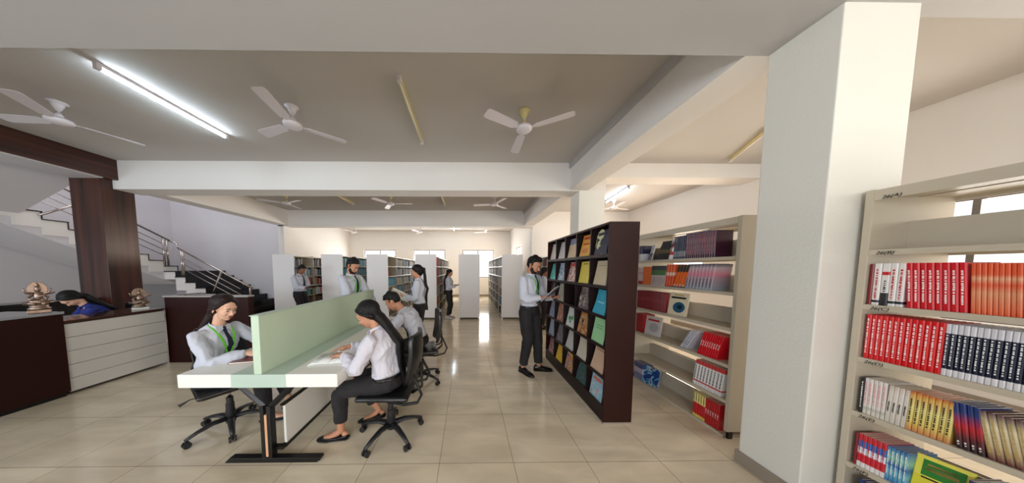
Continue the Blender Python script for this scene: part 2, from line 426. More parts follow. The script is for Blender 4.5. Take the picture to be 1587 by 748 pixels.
for q in (0.28, 0.45, 0.62):
    sbuild(MB().cyl((-6.9, 6.82, 0.33 + q), (-8.58, 6.82, 1.28 + q), 0.010, n=6), 'guard_bar', M_steel, smooth=True)
    sbuild(MB().cyl((-9.08, 6.85, 1.66 + q), (-9.08, 4.4, 3.02 + q), 0.010, n=6), 'guard_bar', M_steel, smooth=True)

# ------------------------------------------------------------------ ceiling lights and fans
def tube_light(x, y, lab, lit=False, ang=0.0):
    t = thing('tube_light', lab, 'tube light', (x, y, CE), ang, 'ceiling tube lights')
    MB().box((-0.02, -0.60, -0.035), (0.02, 0.60, 0)).build('batten', M_fancream if not lit else M_fanwhite, t, bevel=0.004)
    for s in (-1, 1):
        MB().box((-0.022, s*0.60 - 0.02, -0.075), (0.022, s*0.60 + 0.02, 0)).build('end_holder', M_fanwhite, t, bevel=0.006)
    MB().cyl((0, -0.58, -0.058), (0, 0.58, -0.058), 0.014, n=12).build('tube', M_lit if lit else M_tubeoff, t, smooth=True)
    return t
tube_light(-3.74, 3.02, 'glowing white fluorescent tube on the ceiling above the reception desk side', True)
tube_light(-0.74, 3.14, 'unlit cream tube light on the ceiling between two fans of the nearest bay', False)
tube_light(-3.62, 6.62, 'unlit tube light on the second bay ceiling, the left one', False)
tube_light(-0.74, 6.70, 'unlit tube light on the second bay ceiling, right of the middle fan', False)
tube_light(4.65, 3.75, 'thin tube light on the right bay ceiling beside the big column', False, R(-30))
tube_light(4.15, 6.3, 'lit tube light glowing above the cream bookcase in the far right bay', True, R(-8))
tube_light(-0.72, 11.3, 'small lit tube light on the far ceiling near the back wall windows', True)

def fan(x, y, lab, a0, yellow=False):
    t = thing('ceiling_fan', lab, 'ceiling fan', (x, y, CE), 0, 'ceiling fans')
    cm = M_fancream if yellow else M_fanwhite
    MB().lathe([(0.075, 0), (0.078, -0.012), (0.05, -0.02), (0.045, -0.05), (0.016, -0.11), (0.0, -0.11)]).build('ceiling_canopy', cm, t, smooth=True)
    MB().cyl((0, 0, -0.10), (0, 0, -0.17), 0.010).build('down_rod', M_fanwhite, t, smooth=True)
    MB().lathe([(0.0, -0.13), (0.02, -0.13), (0.042, -0.185), (0.0, -0.19)]).build('lower_canopy', cm, t, smooth=True)
    MB().lathe([(0.0, -0.185), (0.05, -0.187), (0.095, -0.205), (0.105, -0.225), (0.1, -0.24), (0.085, -0.255), (0.04, -0.268), (0.0, -0.27)]).build('motor_housing', M_fanwhite, t, smooth=True)
    for k in range(3):
        a = a0 + k * 2 * math.pi / 3; rt = Matrix.Rotation(a, 3, 'Z') @ Matrix.Rotation(R(9), 3, 'X')
        prof = [(0.09, 0.022), (0.14, 0.03), (0.16, 0.055), (0.35, 0.062), (0.56, 0.068), (0.60, 0.062), (0.615, 0.045)]
        vs = []
        for zz in (0.0, -0.006):
            for r, w in prof: vs.append(rt @ V((r, -w, zz)) + V((0, 0, -0.225)))
            for r, w in reversed(prof): vs.append(rt @ V((r, w, zz)) + V((0, 0, -0.225)))
        n = len(prof) * 2
        mb = MB().add(vs, [tuple(range(n)), tuple(reversed(range(n, 2*n)))] + [(i, i + n, (i+1) % n + n, (i+1) % n) for i in range(n)])
        mb.build('blade', M_fanwhite, t)
    return t
fan(0.75, 3.07, 'three-blade ceiling fan with cream canopy in the nearest bay, right of the unlit tube', R(90), True)
fan(-2.26, 3.02, 'white ceiling fan in the nearest bay between the lit and unlit tube lights', R(40))
fan(-5.14, 2.98, 'white ceiling fan in the nearest bay above the reception counter', R(65))
fan(-5.15, 6.5, 'ceiling fan in the second bay, leftmost one near the stairwell beam', R(-25), True)
fan(-2.21, 6.53, 'ceiling fan in the middle of the second bay ceiling', R(0), True)
fan(0.78, 6.55, 'ceiling fan in the second bay nearest the right side beam', R(50))
fan(4.46, 6.87, 'ceiling fan in the far right bay above the cream bookcase', R(20))
fan(-5.7, 11.45, 'tiny distant ceiling fan by the back wall, leftmost of the far row', R(10))
fan(-2.38, 11.41, 'tiny distant ceiling fan by the back wall, middle of the far row', R(0))
fan(0.88, 11.37, 'tiny distant ceiling fan by the back wall, rightmost of the far row', R(30))

# ------------------------------------------------------------------ reception counter
L = thing('reception_counter', 'tall dark brown reception block at the left edge of the room', 'counter', (-5.2, 1.6, 0))
def lb(mb, name, m, par, org, **k):
    o = mb.build(name, m, **k); o.parent = par; o.location = -V(org); return o
o1 = (-5.2, 1.6, 0)
lb(box((-5.55, 0.6, 0.05), (-4.93, 2.74, 1.02)), 'body', M_brownlam, L, o1, bevel=0.004)
lb(box((-5.50, 0.6, 0), (-4.96, 2.72, 0.05)), 'plinth', M_blackmetal, L, o1)
lb(box((-5.60, 0.6, 1.02), (-4.92, 2.745, 1.05)), 'worktop', mat('grey_stone_top', c(150, 150, 155), 0.12, var=0.1), L, o1, bevel=0.003)
o2 = (-5.2, 3.2, 0)
L2 = thing('counter_unit', 'reception counter section with a white slatted front between two brown blocks', 'counter', o2)
sl = MB()
for k in range(5): sl.box((-4.975, 2.745, 0.035 + k*0.171), (-4.955, 3.655, 0.035 + k*0.171 + 0.166))
lb(sl, 'slatted_front', mat('off_white_slat', c(206, 202, 196), 0.4, var=0.03), L2, o2, bevel=0.002)
lb(box((-5.30, 2.745, 0.02), (-4.976, 3.655, 0.90)), 'body', M_blackmetal, L2, o2)
lb(box((-5.50, 2.745, 0.90), (-4.94, 3.655, 0.93)), 'worktop', mat('dark_polished_top', c(70, 45, 38), 0.08, var=0.1), L2, o2, bevel=0.003)
o3 = (-4.3, 3.95, 0)
L3 = thing('side_counter', 'dark brown side counter behind the seated girl in front of the stairs', 'counter', o3)
lb(box((-5.0, 3.70, 0.0), (-3.64, 3.74, 1.10)), 'front_panel', M_brownlam, L3, o3, bevel=0.003)
lb(box((-3.68, 3.74, 0.0), (-3.64, 3.80, 1.10)), 'side_panel', M_brownlam, L3, o3, bevel=0.003)
lb(MB().prism([(-5.02, 3.69), (-3.63, 3.69), (-3.63, 3.81), (-4.5, 3.84), (-4.9, 4.20), (-5.02, 4.20)], 1.10, 1.125, axis=2), 'worktop', mat('pale_stone_top', c(170, 165, 160), 0.12, var=0.1), L3, o3, bevel=0.003)
o4 = (-7.2, 3.0, 0)
L4 = thing('back_cabinet', 'long low black cabinet behind the reception counter', 'cabinet', o4)
lb(box((-7.5, 1.2, 0), (-7.1, 4.34, 0.98)), 'body', M_blackmetal, L4, o4, bevel=0.004)
lb(box((-7.52, 1.2, 0.98), (-7.08, 4.34, 1.01)), 'worktop', M_granite, L4, o4)

# figurines
def figurine(x, y, z, rz, lab, base):
    t = thing('brass_figurine', lab, 'figurine', (x, y, z), rz)
    b = MB()
    b.box((-0.09, -0.07, 0), (0.09, 0.07, 0.035)); b.build('plinth', base, t, bevel=0.006)
    f = MB()
    f.lathe([(0.085, 0.035), (0.09, 0.05), (0.07, 0.06), (0.075, 0.075), (0.05, 0.09)], n=18)
    f.ell((0, 0, 0.11), (0.085, 0.055, 0.035)); f.ell((0, 0, 0.16), (0.038, 0.03, 0.055)); f.ell((0, 0, 0.235), (0.026, 0.026, 0.032))
    f.lathe([(0.02, 0.26), (0.012, 0.285), (0.0, 0.30)], n=10)
    for s in (-1, 1):
        f.tube([(s*0.03, 0, 0.19), (s*0.075, -0.01, 0.15), (s*0.05, -0.04, 0.13)], [0.014, 0.012, 0.01], 8)
        f.tube([(s*0.03, 0, 0.19), (s*0.085, 0.0, 0.20), (s*0.10, -0.02, 0.24)], [0.012, 0.010, 0.009], 8)
        f.tube([(s*0.02, 0, 0.10), (s*0.10, -0.02, 0.10), (s*0.02, -0.06, 0.09)], [0.022, 0.02, 0.015], 8)
    f.build('figure', M_bronze, t, smooth=True)
    h = MB(); h.cyl((0, 0.035, 0.23), (0, 0.047, 0.23), 0.075, n=24); h.build('halo', M_bronze, t, smooth=False, bevel=0.004)
    g = MB(); g.tube([(-0.03, -0.05, 0.15), (0.13, -0.04, 0.20)], [0.007, 0.006], 8); g.build('flute', M_bronze, t, smooth=True)
    return t
figurine(-5.15, 3.53, 0.93, R(60), 'small bronze figurine with round halo on a white base at the counter end', mat('white_marble', c(225, 228, 220), 0.2, var=0.05)).scale = (0.85, 0.85, 1.1)
fg = figurine(-5.03, 2.65, 1.05, R(60), 'larger bronze seated figurine on the corner of the tall reception block', M_bronze)
fg.scale = (0.75, 0.75, 1.2)

# ------------------------------------------------------------------ reading desk
DO = (-1.635, 2.7, 0)
D = thing('reading_desk', 'long white and pale green reading desk with a green partition down the middle', 'desk', DO)
Y0, Y1 = 1.70, 3.80
lb(box((-2.25, Y0, 0.645), (-1.84, Y1, 0.75)), 'white_top', M_white_lam, D, DO, bevel=0.003)
lb(box((-1.42, Y0, 0.645), (-1.02, Y1, 0.75)), 'white_top', M_white_lam, D, DO, bevel=0.003)
lb(box((-1.84, Y0, 0.645), (-1.42, Y1, 0.749)), 'centre_strip', M_green_edge, D, DO)
lb(box((-1.665, Y0 + 0.004, 0.749), (-1.605, Y1, 1.205)), 'partition', M_green_lam, D, DO, bevel=0.004)
lb(box((-1.672, Y0, 1.205), (-1.598, Y1 + 0.005, 1.213)), 'partition_cap', M_green_edge, D, DO, bevel=0.002)
for ys in (Y0 + 0.03, Y1 - 0.09):
    lg = MB()
    lg.box((-1.665, ys, 0.04), (-1.635, ys + 0.05, 0.47)); lg.box((-1.612, ys, 0.04), (-1.582, ys + 0.05, 0.47))
    for s in (-1, 1):
        xa = -1.6235 + s*0.027; a = V((xa, ys + 0.025, 0.455)); b = V((-1.6235 + s*0.225, ys + 0.025, 0.645))
        lg.tube([a, b], [(0.016, 0.025)] * 2, 4, side=(0, 1, 0))
        lg.box((b.x - 0.03, ys, 0.633), (b.x + 0.03, ys + 0.05, 0.645))
    l_ = lb(lg, 'leg', M_blackmetal, D, DO, bevel=0.002)
    lb(MB().prism([(-1.97, 0.0), (-1.23, 0.0), (-1.20, 0.02), (-1.20, 0.04), (-1.93, 0.04)], ys - 0.0, ys + 0.05, axis=1), 'foot', M_blackmetal, D, DO, bevel=0.003)
lb(box((-1.633, Y0 + 0.032, 0.05), (-1.614, Y0 + 0.07, 0.40)), 'wood_insert', M_wood_strip, D, DO, label='bare wood strip')
lb(box((-1.545, Y0 + 0.11, 0.11), (-1.525, Y1 - 0.1, 0.44)), 'modesty_board', M_white_lam, D, DO)
lb(MB().box((-1.55, Y0 + 0.09, 0.085), (-1.515, Y1 - 0.1, 0.11)).box((-1.55, Y0 + 0.09, 0.44), (-1.52, Y1 - 0.1, 0.455)).box((-1.60, Y0 + 0.06, 0.085), (-1.52, Y0 + 0.10, 0.11)).box((-1.60, Y1 - 0.1, 0.085), (-1.52, Y1 - 0.06, 0.11)), 'board_rail', M_blackmetal, D, DO)

# ------------------------------------------------------------------ office chairs
def make_chair(lab, arms0=0.0):
    t = thing('office_chair', lab, 'chair', (0, 0, 0), 0, 'black office chairs')
    s = MB(); s.box((-0.22, -0.225, 0.435), (0.23, 0.225, 0.48)); s.build('seat', M_leather, t, smooth=True, bevel=0.022, seg=4)
    MB().box((-0.18, -0.19, 0.42), (0.19, 0.19, 0.435)).build('seat_pan', M_blackplastic, t, bevel=0.006)
    b = MB(); rows = []
    for i in range(9):
        z = 0.56 + 0.43 * i / 8; w = 0.20 * (1 - 0.10 * abs(i - 4) / 4) * (0.9 if i in (0, 8) else 1)
        xb = -0.235 - 0.10 * (z - 0.56) - 0.03 * math.sin(math.pi * i / 8)
        ring = []
        for j in range(9):
            y = -w + 2*w*j/8; ring.append((xb + 0.020 + 0.05 * (y / 0.2) ** 2, y, z))
        for j in reversed(range(9)):
            y = -w + 2*w*j/8; ring.append((xb - 0.018 + 0.05 * (y / 0.2) ** 2, y, z))
        rows.append(ring)
    b.tube_rings(rows); b.build('backrest', M_leather, t, smooth=True, bevel=0.01, seg=3)
    MB().tube([(-0.05, 0, 0.41), (-0.22, 0, 0.41), (-0.30, 0, 0.47), (-0.295, 0, 0.70)], [(0.03, 0.008)] * 4, 8, side=(0, 1, 0)).build('back_bracket', M_blackmetal, t, smooth=True)
    for s_ in (-1, 1):
        MB().tube([(-0.03, s_*0.17, 0.42), (-0.18, s_*0.19, 0.405), (-0.30, s_*0.20, 0.43), (-0.335, s_*0.20, 0.50), (-0.30, s_*0.19, 0.58), (-0.265, s_*0.175, 0.66)], 0.012, 8).build('loop_bracket', M_blackmetal, t, smooth=True)
    MB().cyl((0, 0, 0.30), (0, 0, 0.42), 0.014).build('gas_piston', M_chrome, t, smooth=True)
    MB().tube([(0, 0, 0.06), (0, 0, 0.18), (0, 0, 0.18), (0, 0, 0.25), (0, 0, 0.25), (0, 0, 0.31)], [0.036, 0.036, 0.032, 0.032, 0.026, 0.026], 16).build('column_sleeve', M_blackplastic, t)
    MB().tube([(0.05, -0.1, 0.41), (0.0, -0.24, 0.40), (-0.01, -0.30, 0.37)], [0.005, 0.005, 0.014], 8).build('lever', M_blackplastic, t, smooth=True)
    for k in range(5):
        a = arms0 + k * 2 * math.pi / 5; d = V((math.cos(a), math.sin(a), 0))
        arm = MB().tube([d*0.02 + V((0, 0, 0.105)), d*0.12 + V((0, 0, 0.115)), d*0.22 + V((0, 0, 0.095)), d*0.295 + V((0, 0, 0.068))], [(0.034, 0.022), (0.028, 0.018), (0.022, 0.014), (0.017, 0.012)], 8, side=(-d.y, d.x, 0)).build('base_arm', M_blackplastic, t, smooth=True)
        e = d * 0.285; q = V((-d.y, d.x, 0))
        w = MB()
        for s_ in (-1, 1): w.cyl(e + q*(s_*0.010) + V((0, 0, 0.026)), e + q*(s_*0.026) + V((0, 0, 0.026)), 0.026, n=14)
        w.cyl(e + V((0, 0, 0.02)), e + V((0, 0, 0.065)), 0.009)
        w.build('caster', M_blackplastic, arm, smooth=False)
    return t
ch = make_chair('black office chair under the girl with the green lanyard, left of the desk', R(-8))
chB = copy_tree(ch); chC = copy_tree(ch)
ch.location = (-2.35, 2.15, 0); ch.rotation_euler = (0, 0, R(-34))
chB.location = (-0.73, 2.04, 0); chB.rotation_euler = (0, 0, R(180)); chB['label'] = 'black swivel chair under the woman in front, on the right of the desk'
chC.location = (-0.66, 3.06, 0); chC.rotation_euler = (0, 0, R(196)); chC['label'] = 'black swivel chair under the man writing at the far half of the desk'

# ------------------------------------------------------------------ bookcases
LV = [0.02, 0.355, 0.69, 1.03, 1.355, 1.68, 2.0]        # tops of the boards, bottom to top
def ptxt(txt, size, m, parent, loc, rot, name='shelf_mark'):
    cu = bpy.data.curves.new(name, 'FONT'); cu.body = txt; cu.size = size; cu.shear = 0.3; cu.extrude = 0.0006
    o = bpy.data.objects.new(name, cu); C.objects.link(o)
    dg = bpy.context.evaluated_depsgraph_get(); me = bpy.data.meshes.new_from_object(o.evaluated_get(dg))
    bpy.data.objects.remove(o); me.materials.clear(); me.materials.append(m)
    o = bpy.data.objects.new(name, me); C.objects.link(o); o.parent = parent; o.location = loc; o.rotation_euler = rot
    return o
def steel_case(lab, x0, x1, y0, y1, marks=None, near_panel=True):
    org = (x0, (y0 + y1)/2, 0)
    t = thing('bookcase', lab, 'bookcase', org)
    for ya, yb in ((y0, y0 + 0.03), (y1 - 0.03, y1)):
        mb = MB().box((x0, ya, 0.07), (x1, yb, 2.035))
        lb(mb, 'end_panel', M_shelfpaint, t, org, bevel=0.003)
        lb(MB().box((x0 + 0.02, ya + 0.005, 0), (x0 + 0.06, yb - 0.005, 0.07)), 'foot', M_blackmetal, t, org)
        lb(MB().box((x1 - 0.06, ya + 0.005, 0), (x1 - 0.02, yb - 0.005, 0.07)), 'foot', M_blackmetal, t, org)
    xm = (x0 + x1)/2
    for i, z in enumerate(LV):
        for sd, (a, b) in enumerate(((x0, xm - 0.02), (xm + 0.02, x1))):
            hz = 0.03
            mb = MB().box((a, y0 + 0.03, z - 0.008), (b, y1 - 0.03, z))
            fx = a if sd == 0 else b - 0.004
            mb.box((fx - 0.001, y0 + 0.0305, z - hz), (fx + 0.005, y1 - 0.0305, z + 0.0006))
            if i < 6:
                ux = b - 0.004 if sd == 0 else a
                mb.box((ux - 0.001, y0 + 0.0305, z - 0.004), (ux + 0.003, y1 - 0.0305, z + (0.15 if i != 5 else 0.17)))
            o = lb(mb, 'shelf_board', M_shelfpaint, t, org)
            if sd == 0 and marks and i in marks:
                k = ptxt(marks[i], 0.026, M_ink, o, (0, 0, 0), (R(90), 0, R(-90)))
                k.location = (x0 - 0.0028, y1 - 0.055, z - 0.027)
    lb(MB().box((x0, y0 + 0.03, 2.0), (x1, y1 - 0.03, 2.03)), 'top_panel', M_shelfpaint, t, org)
    return t
steel_case('cream steel bookcase nearest on the right, beside the big square column', 2.40, 2.90, 0.12, 1.345,
           {6: '26(A)', 5: '26(B)', 4: '26(C)', 3: '26(D)', 2: '26(E)', 1: '26(F)'})
steel_case('cream steel bookcase between the dark magazine rack and the big column', 2.38, 2.90, 1.93, 3.14)

# ---- books
BM = {}
def book_parts(key, w, h, d, cov, tcol=None, span=(0.15, 0.85)):
    """meshes of a book standing upright: spine at x=0 facing -x, thickness along y, height along z"""
    if key in BM: return BM[key]
    t = 0.0018; r = min(0.004, w * 0.25)
    mb = MB()
    mb.prism([(0.0, r), (r, 0), (d, 0), (d, t), (t*1.5, t), (t*1.5, w - t), (d, w - t), (d, w), (r, w), (0.0, w - r)], 0, h, axis=2)
    cover = mb.mesh('cover', cov)
    pages = MB().box((t*1.6, t, 0.003), (d - 0.003, w - t, h - 0.003)).mesh('pages', M_page)
    title = None
    if tcol is not None:
        g = MB(); rr = random.Random(key); z = h * span[0]; hw = w * 0.17
        while z < h * span[1]:
            l = rr.uniform(0.004, 0.010)
            g.box((-0.0008, w/2 - hw*rr.uniform(0.6, 1), z), (0.0002, w/2 + hw*rr.uniform(0.6, 1), z + l))
            z += l + rr.choice((0.0018, 0.0018, 0.006))
        title = g.mesh('spine_title', tcol)
    BM[key] = (cover, pages, title)
    return BM[key]
NB = [0]
def put_book(key, spec, loc, rot, label, group, far=False):
    cover, pages, title = book_parts(key, *spec)
    o = bpy.data.objects.new('book', cover); C.objects.link(o); o.location = loc; o.rotation_euler = rot
    tag(o, label, 'book', group); NB[0] += 1
    if not far:
        p = bpy.data.objects.new('pages', pages); C.objects.link(p); p.parent = o
        if title:
            q = bpy.data.objects.new('spine_title', title); C.objects.link(q); q.parent = o
    return o
def run(x, z, y, n, w, h, d, cov, tcol, label, lean=0.0, span=(0.15, 0.85), gap=0.0008, key=None, jit=0.003):
    """n equal books, packed from y towards smaller y; returns the next free y"""
    key = key or label; th = R(lean); cs = math.cos(th)
    for i in range(n):
        xx = x + random.uniform(0, jit)
        hz = z + 0.0005
        if lean >= 0:
            y -= w / cs + gap
            put_book(key, (w, h, d, cov, tcol, span), (xx, y, hz), (th, 0, 0), label, label if n > 1 else None)
        else:
            put_book(key, (w, h, d, cov, tcol, span), (xx, y - w*cs, hz + w*math.sin(-th)), (th, 0, 0), label, label if n > 1 else None)
            y -= w / cs + gap
    return y
def face_book(key, x, z, y, w, h, t, cov, label, tilt=12, rz=0, badge=None):
    """a book shown cover out, leaning back"""
    cover, pages, title = book_parts(key, t, h, w, cov, None)
    o = bpy.data.objects.new('book', cover); C.objects.link(o)
    o.location = (x, y, z + 0.001); o.rotation_mode = 'ZYX'
    # spine (-x) turned to +y; cover face (y=0 side) turned to -x
    o.rotation_mode = 'QUATERNION'
    m = Matrix.Rotation(R(rz), 3, 'Z') @ Matrix.Rotation(R(tilt), 3, 'Y') @ Matrix.Rotation(R(-90), 3, 'Z')
    o.rotation_quaternion = m.to_quaternion()
    tag(o, label, 'book'); NB[0] += 1
    p = bpy.data.objects.new('pages', pages); C.objects.link(p); p.parent = o
    if badge:
        for i, (kind, u, v_, s, m_) in enumerate(badge):
            g = MB()
            if kind == 'disc': g.cyl((w*u, -0.0015, h*v_), (w*u, 0.0002, h*v_), s, n=20)
            else: g.box((w*u - s[0]/2, -0.0012, h*v_ - s[1]/2), (w*u + s[0]/2, 0.0002, h*v_ + s[1]/2))
            g.build('cover_print', m_, o)
    return o
def K(n, rgb, **k): return mat(n, c(*rgb), k.pop('rough', 0.32), **k)
W_ = M_paper
red_t = K('red_print', (190, 20, 30)); navy_t = K('navy_print', (20, 28, 60)); dark_t = K('dark_print', (40, 36, 40)); gold_t = K('gold_print', (190, 160, 90)); pink_t = K('pink_print', (226, 150, 160))
bw_red = stripes('white_red_spine', [(0, c(228, 224, 222)), (0.06, c(30, 30, 40)), (0.12, c(228, 224, 222)), (1, c(228, 224, 222))])
b_red = K('red_cover', (214, 24, 30)); b_crim = K('crimson_cover', (206, 20, 34)); b_dred = K('dark_red_cover', (128, 18, 26))
b_orange = stripes('orange_banded_cover', [(0, c(224, 92, 48)), (0.42, c(222, 150, 110)), (0.58, c(220, 84, 44)), (0.70, c(228, 168, 130)), (0.78, c(222, 88, 46)), (1, c(222, 88, 46))], interp='LINEAR')
b_navy = stripes('navy_white_cover', [(0, c(222, 220, 224)), (0.13, c(24, 28, 54)), (0.82, c(214, 212, 220)), (1, c(214, 212, 220))])
b_white = stripes('off_white_cover', [(0, c(206, 200, 190)), (0.8, c(224, 216, 208)), (1, c(205, 190, 180))], interp='LINEAR')
b_whitet = stripes('white_grey_cover', [(0, c(214, 208, 200)), (0.12, c(190, 188, 180)), (0.2, c(222, 215, 210)), (1, c(222, 215, 210))])
b_yel = stripes('yellow_orange_cover', [(0, c(206, 130, 80)), (0.25, c(222, 200, 110)), (0.6, c(228, 216, 140)), (0.9, c(216, 170, 90)), (1, c(200, 100, 50))], interp='LINEAR')
b_brd = stripes('blue_red_dark_cover', [(0, c(40, 30, 34)), (0.25, c(90, 40, 44)), (0.5, c(190, 40, 50)), (0.8, c(40, 60, 120)), (1, c(28, 50, 110))], interp='LINEAR')
b_crm = stripes('cream_maroon_cover', [(0, c(96, 30, 36)), (0.3, c(190, 170, 130)), (0.7, c(216, 204, 170)), (1, c(90, 50, 60))], interp='LINEAR')
b_multi = stripes('multi_cover', [(0, c(230, 225, 225)), (0.15, c(210, 40, 60)), (0.4, c(225, 225, 235)), (0.6, c(60, 110, 190)), (0.8, c(200, 50, 60)), (1, c(200, 210, 225))])
b_blue = stripes('blue_green_cover', [(0, c(50, 120, 180)), (0.3, c(120, 190, 210)), (0.5, c(40, 100, 170)), (0.7, c(150, 205, 190)), (1, c(50, 110, 180))], interp='LINEAR')
b_sea = stripes('red_navy_cover', [(0, c(225, 222, 226)), (0.15, c(30, 40, 90)), (0.5, c(190, 36, 56)), (0.75, c(40, 50, 100)), (1, c(222, 222, 226))])
b_black = K('black_cover', (30, 28, 34)); b_dknavy = K('dark_navy_cover', (30, 34, 60))
X1 = 2.412                                   # spines of the nearest case
# 5th level (26(C) row)
y = 1.312
y = run(X1, LV[4], y, 1, 0.014, 0.24, 0.17, b_dred, None, 'dark red book at the left end of the red and orange row')
y = run(X1, LV[4], y, 1, 0.024, 0.245, 0.17, bw_red, red_t, 'white book with red spine lettering, leftmost white one of the orange row')
y = run(X1, LV[4], y, 1, 0.026, 0.245, 0.17, stripes('white_black_picture_cover', [(0, c(40, 36, 44)), (0.3, c(226, 222, 220)), (0.72, c(200, 30, 36)), (0.8, c(226, 222, 220)), (1, c(226, 222, 220))]), dark_t, 'white book with a black foot and red title on its spine', span=(0.1, 0.6))
y = run(X1, LV[4], y, 2, 0.022, 0.245, 0.17, bw_red, red_t, 'white book with red spine lettering, just left of the leaning red books')
y = run(X1, LV[4], y - 0.012, 8, 0.0180, 0.245, 0.17, b_crim, W_, 'red book with white spine lettering on the upper row beside the orange books', lean=-3.5)
y = run(X1, LV[4], y - 0.006, 22, 0.0105, 0.24, 0.17, b_orange, None, 'orange book with pale bands on the upper row of the nearest bookcase', lean=-3)
# 4th level
y = 1.305
y = run(X1, LV[3], y, 13, 0.0164, 0.265, 0.18, b_red, W_, 'bright red book in the solid red row of the nearest bookcase', span=(0.12, 0.9))
y = run(X1, LV[3], y, 20, 0.0130, 0.262, 0.18, b_navy, W_, 'navy and white book right of the solid red row', span=(0.2, 0.78))
# 3rd level
y = 1.30
y = run(X1, LV[2], y, 1, 0.012, 0.215, 0.15, b_black, W_, 'thin dark book at the left end of the pale row')
y = run(X1, LV[2], y, 5, 0.0135, 0.22, 0.16, b_whitet, pink_t, 'white book with pink spine print in the pale row', span=(0.3, 0.9))
y = run(X1, LV[2], y, 4, 0.0150, 0.215, 0.16, b_white, dark_t, 'plain off-white book between the pink printed and yellow ones', span=(0.3, 0.55), lean=1.5)
y = run(X1, LV[2], y, 7, 0.0155, 0.215, 0.16, b_yel, dark_t, 'yellow and orange book in the middle of the pale row', span=(0.2, 0.8), lean=1)
y = run(X1, LV[2], y - 0.016, 4, 0.0150, 0.222, 0.16, b_brd, W_, 'book with blue, red and black spine leaning beside the yellow ones', lean=-6, span=(0.08, 0.16))
y = run(X1, LV[2], y - 0.004, 8, 0.0165, 0.215, 0.16, b_crm, gold_t, 'cream and maroon leaning book at the right end of the pale row', lean=-9)
# 2nd level
y = 1.30
y = run(X1, LV[1], y, 1, 0.010, 0.20, 0.16, b_dred, None, 'thin dark red book at the left end of the striped low row')
y = run(X1, LV[1], y, 6, 0.0150, 0.205, 0.16, b_multi, red_t, 'white, red and blue striped book on the low row', span=(0.2, 0.9))
y = run(X1, LV[1], y, 5, 0.0120, 0.20, 0.16, b_blue, W_, 'blue and green book beside the face-out yellow one', span=(0.2, 0.9), lean=0)
yy = y - 0.004
face_book('yellowgreen', X1 + 0.01, LV[1], yy, 0.135, 0.215, 0.014, stripes('yellow_edge_cover', [(0, c(225, 215, 60)), (0.5, c(236, 226, 90)), (1, c(210, 214, 60))]),
          'yellow book with green panel shown cover out on the low row', tilt=10, rz=8,
          badge=[('bar', 0.52, 0.72, (0.10, 0.085), K('green_panel', (50, 130, 50))), ('disc', 0.55, 0.24, 0.034, K('green_disc', (30, 100, 50))), ('bar', 0.5, 0.80, (0.07, 0.012), gold_t), ('bar', 0.5, 0.70, (0.08, 0.016), gold_t), ('bar', 0.5, 0.47, (0.09, 0.008), dark_t)])
y = run(X1, LV[1], yy - 0.14, 12, 0.0140, 0.20, 0.16, b_sea, W_, 'red, navy and white book right of the face-out yellow one', span=(0.2, 0.7))
# 1st level
y = run(X1, LV[0], 1.27, 14, 0.0150, 0.26, 0.17, K('deep_blue_cover', (34, 54, 120)), W_, 'deep blue book on the bottom shelf of the nearest bookcase')
# other side of the nearest case and things on its top board
lo_ = thing('book_pile', 'flat grey-brown folder lying on the top level of the nearest bookcase', 'folder', (2.74, 0.9, LV[5]))
MB().box((-0.05, -0.14, 0.17), (0.14, 0.14, 0.185)).build('cover', K('grey_brown_board', (110, 96, 92)), lo_, bevel=0.002)
MB().box((-0.045, -0.135, 0.001), (0.135, 0.135, 0.17)).build('pages', M_page, lo_)

# ---- middle bookcase, seen from left (far) to right
X2 = 2.395
yf = 3.105
y = run(X2, LV[5], yf, 3, 0.020, 0.20, 0.15, stripes('navy_white_small', [(0, c(214, 212, 222)), (0.45, c(34, 40, 70)), (1, c(34, 40, 70))]), None, 'navy and white book at the far left of the top row by the magazine rack')
face_book('bluewhite', X2 + 0.03, LV[5], 2.985, 0.13, 0.20, 0.012, stripes('blue_white_cover', [(0, c(36, 60, 100)), (0.45, c(230, 236, 246)), (1, c(210, 224, 240))]),
          'white and blue book shown cover out on the top row of the middle bookcase', tilt=12, rz=-25)
y = run(X2, LV[5], 2.83, 10, 0.0155, 0.235, 0.16, b_black, gold_t, 'black book with gold band leaning on the top row', lean=24, span=(0.35, 0.55))
y = run(X2, LV[5], y - 0.004, 3, 0.0180, 0.25, 0.17, stripes('white_red_block', [(0, c(225, 215, 216)), (0.2, c(200, 40, 50)), (0.35, c(225, 215, 216)), (0.55, c(200, 60, 70)), (0.7, c(225, 215, 216)), (1, c(225, 215, 216))]), None, 'white book with red blocks leaning beside the black ones', lean=11)
y = run(X2, LV[5], y - 0.004, 7, 0.0205, 0.255, 0.17, b_dknavy, W_, 'dark navy book on the top row of the middle bookcase', lean=3, span=(0.1, 0.3))
y = run(X2, LV[5], y - 0.001, 13, 0.0215, 0.262, 0.17, K('plum_cover', (66, 28, 50)), pink_t, 'plum coloured book at the right end of the top row', span=(0.15, 0.95))
tg = tag(box((2.50, 2.30, LV[5] + 0.264), (2.62, 2.55, LV[5] + 0.285)).build('book', K('bright_blue_cover', (80, 110, 170)), bevel=0.002), 'blue book lying flat on top of the navy books', 'book')
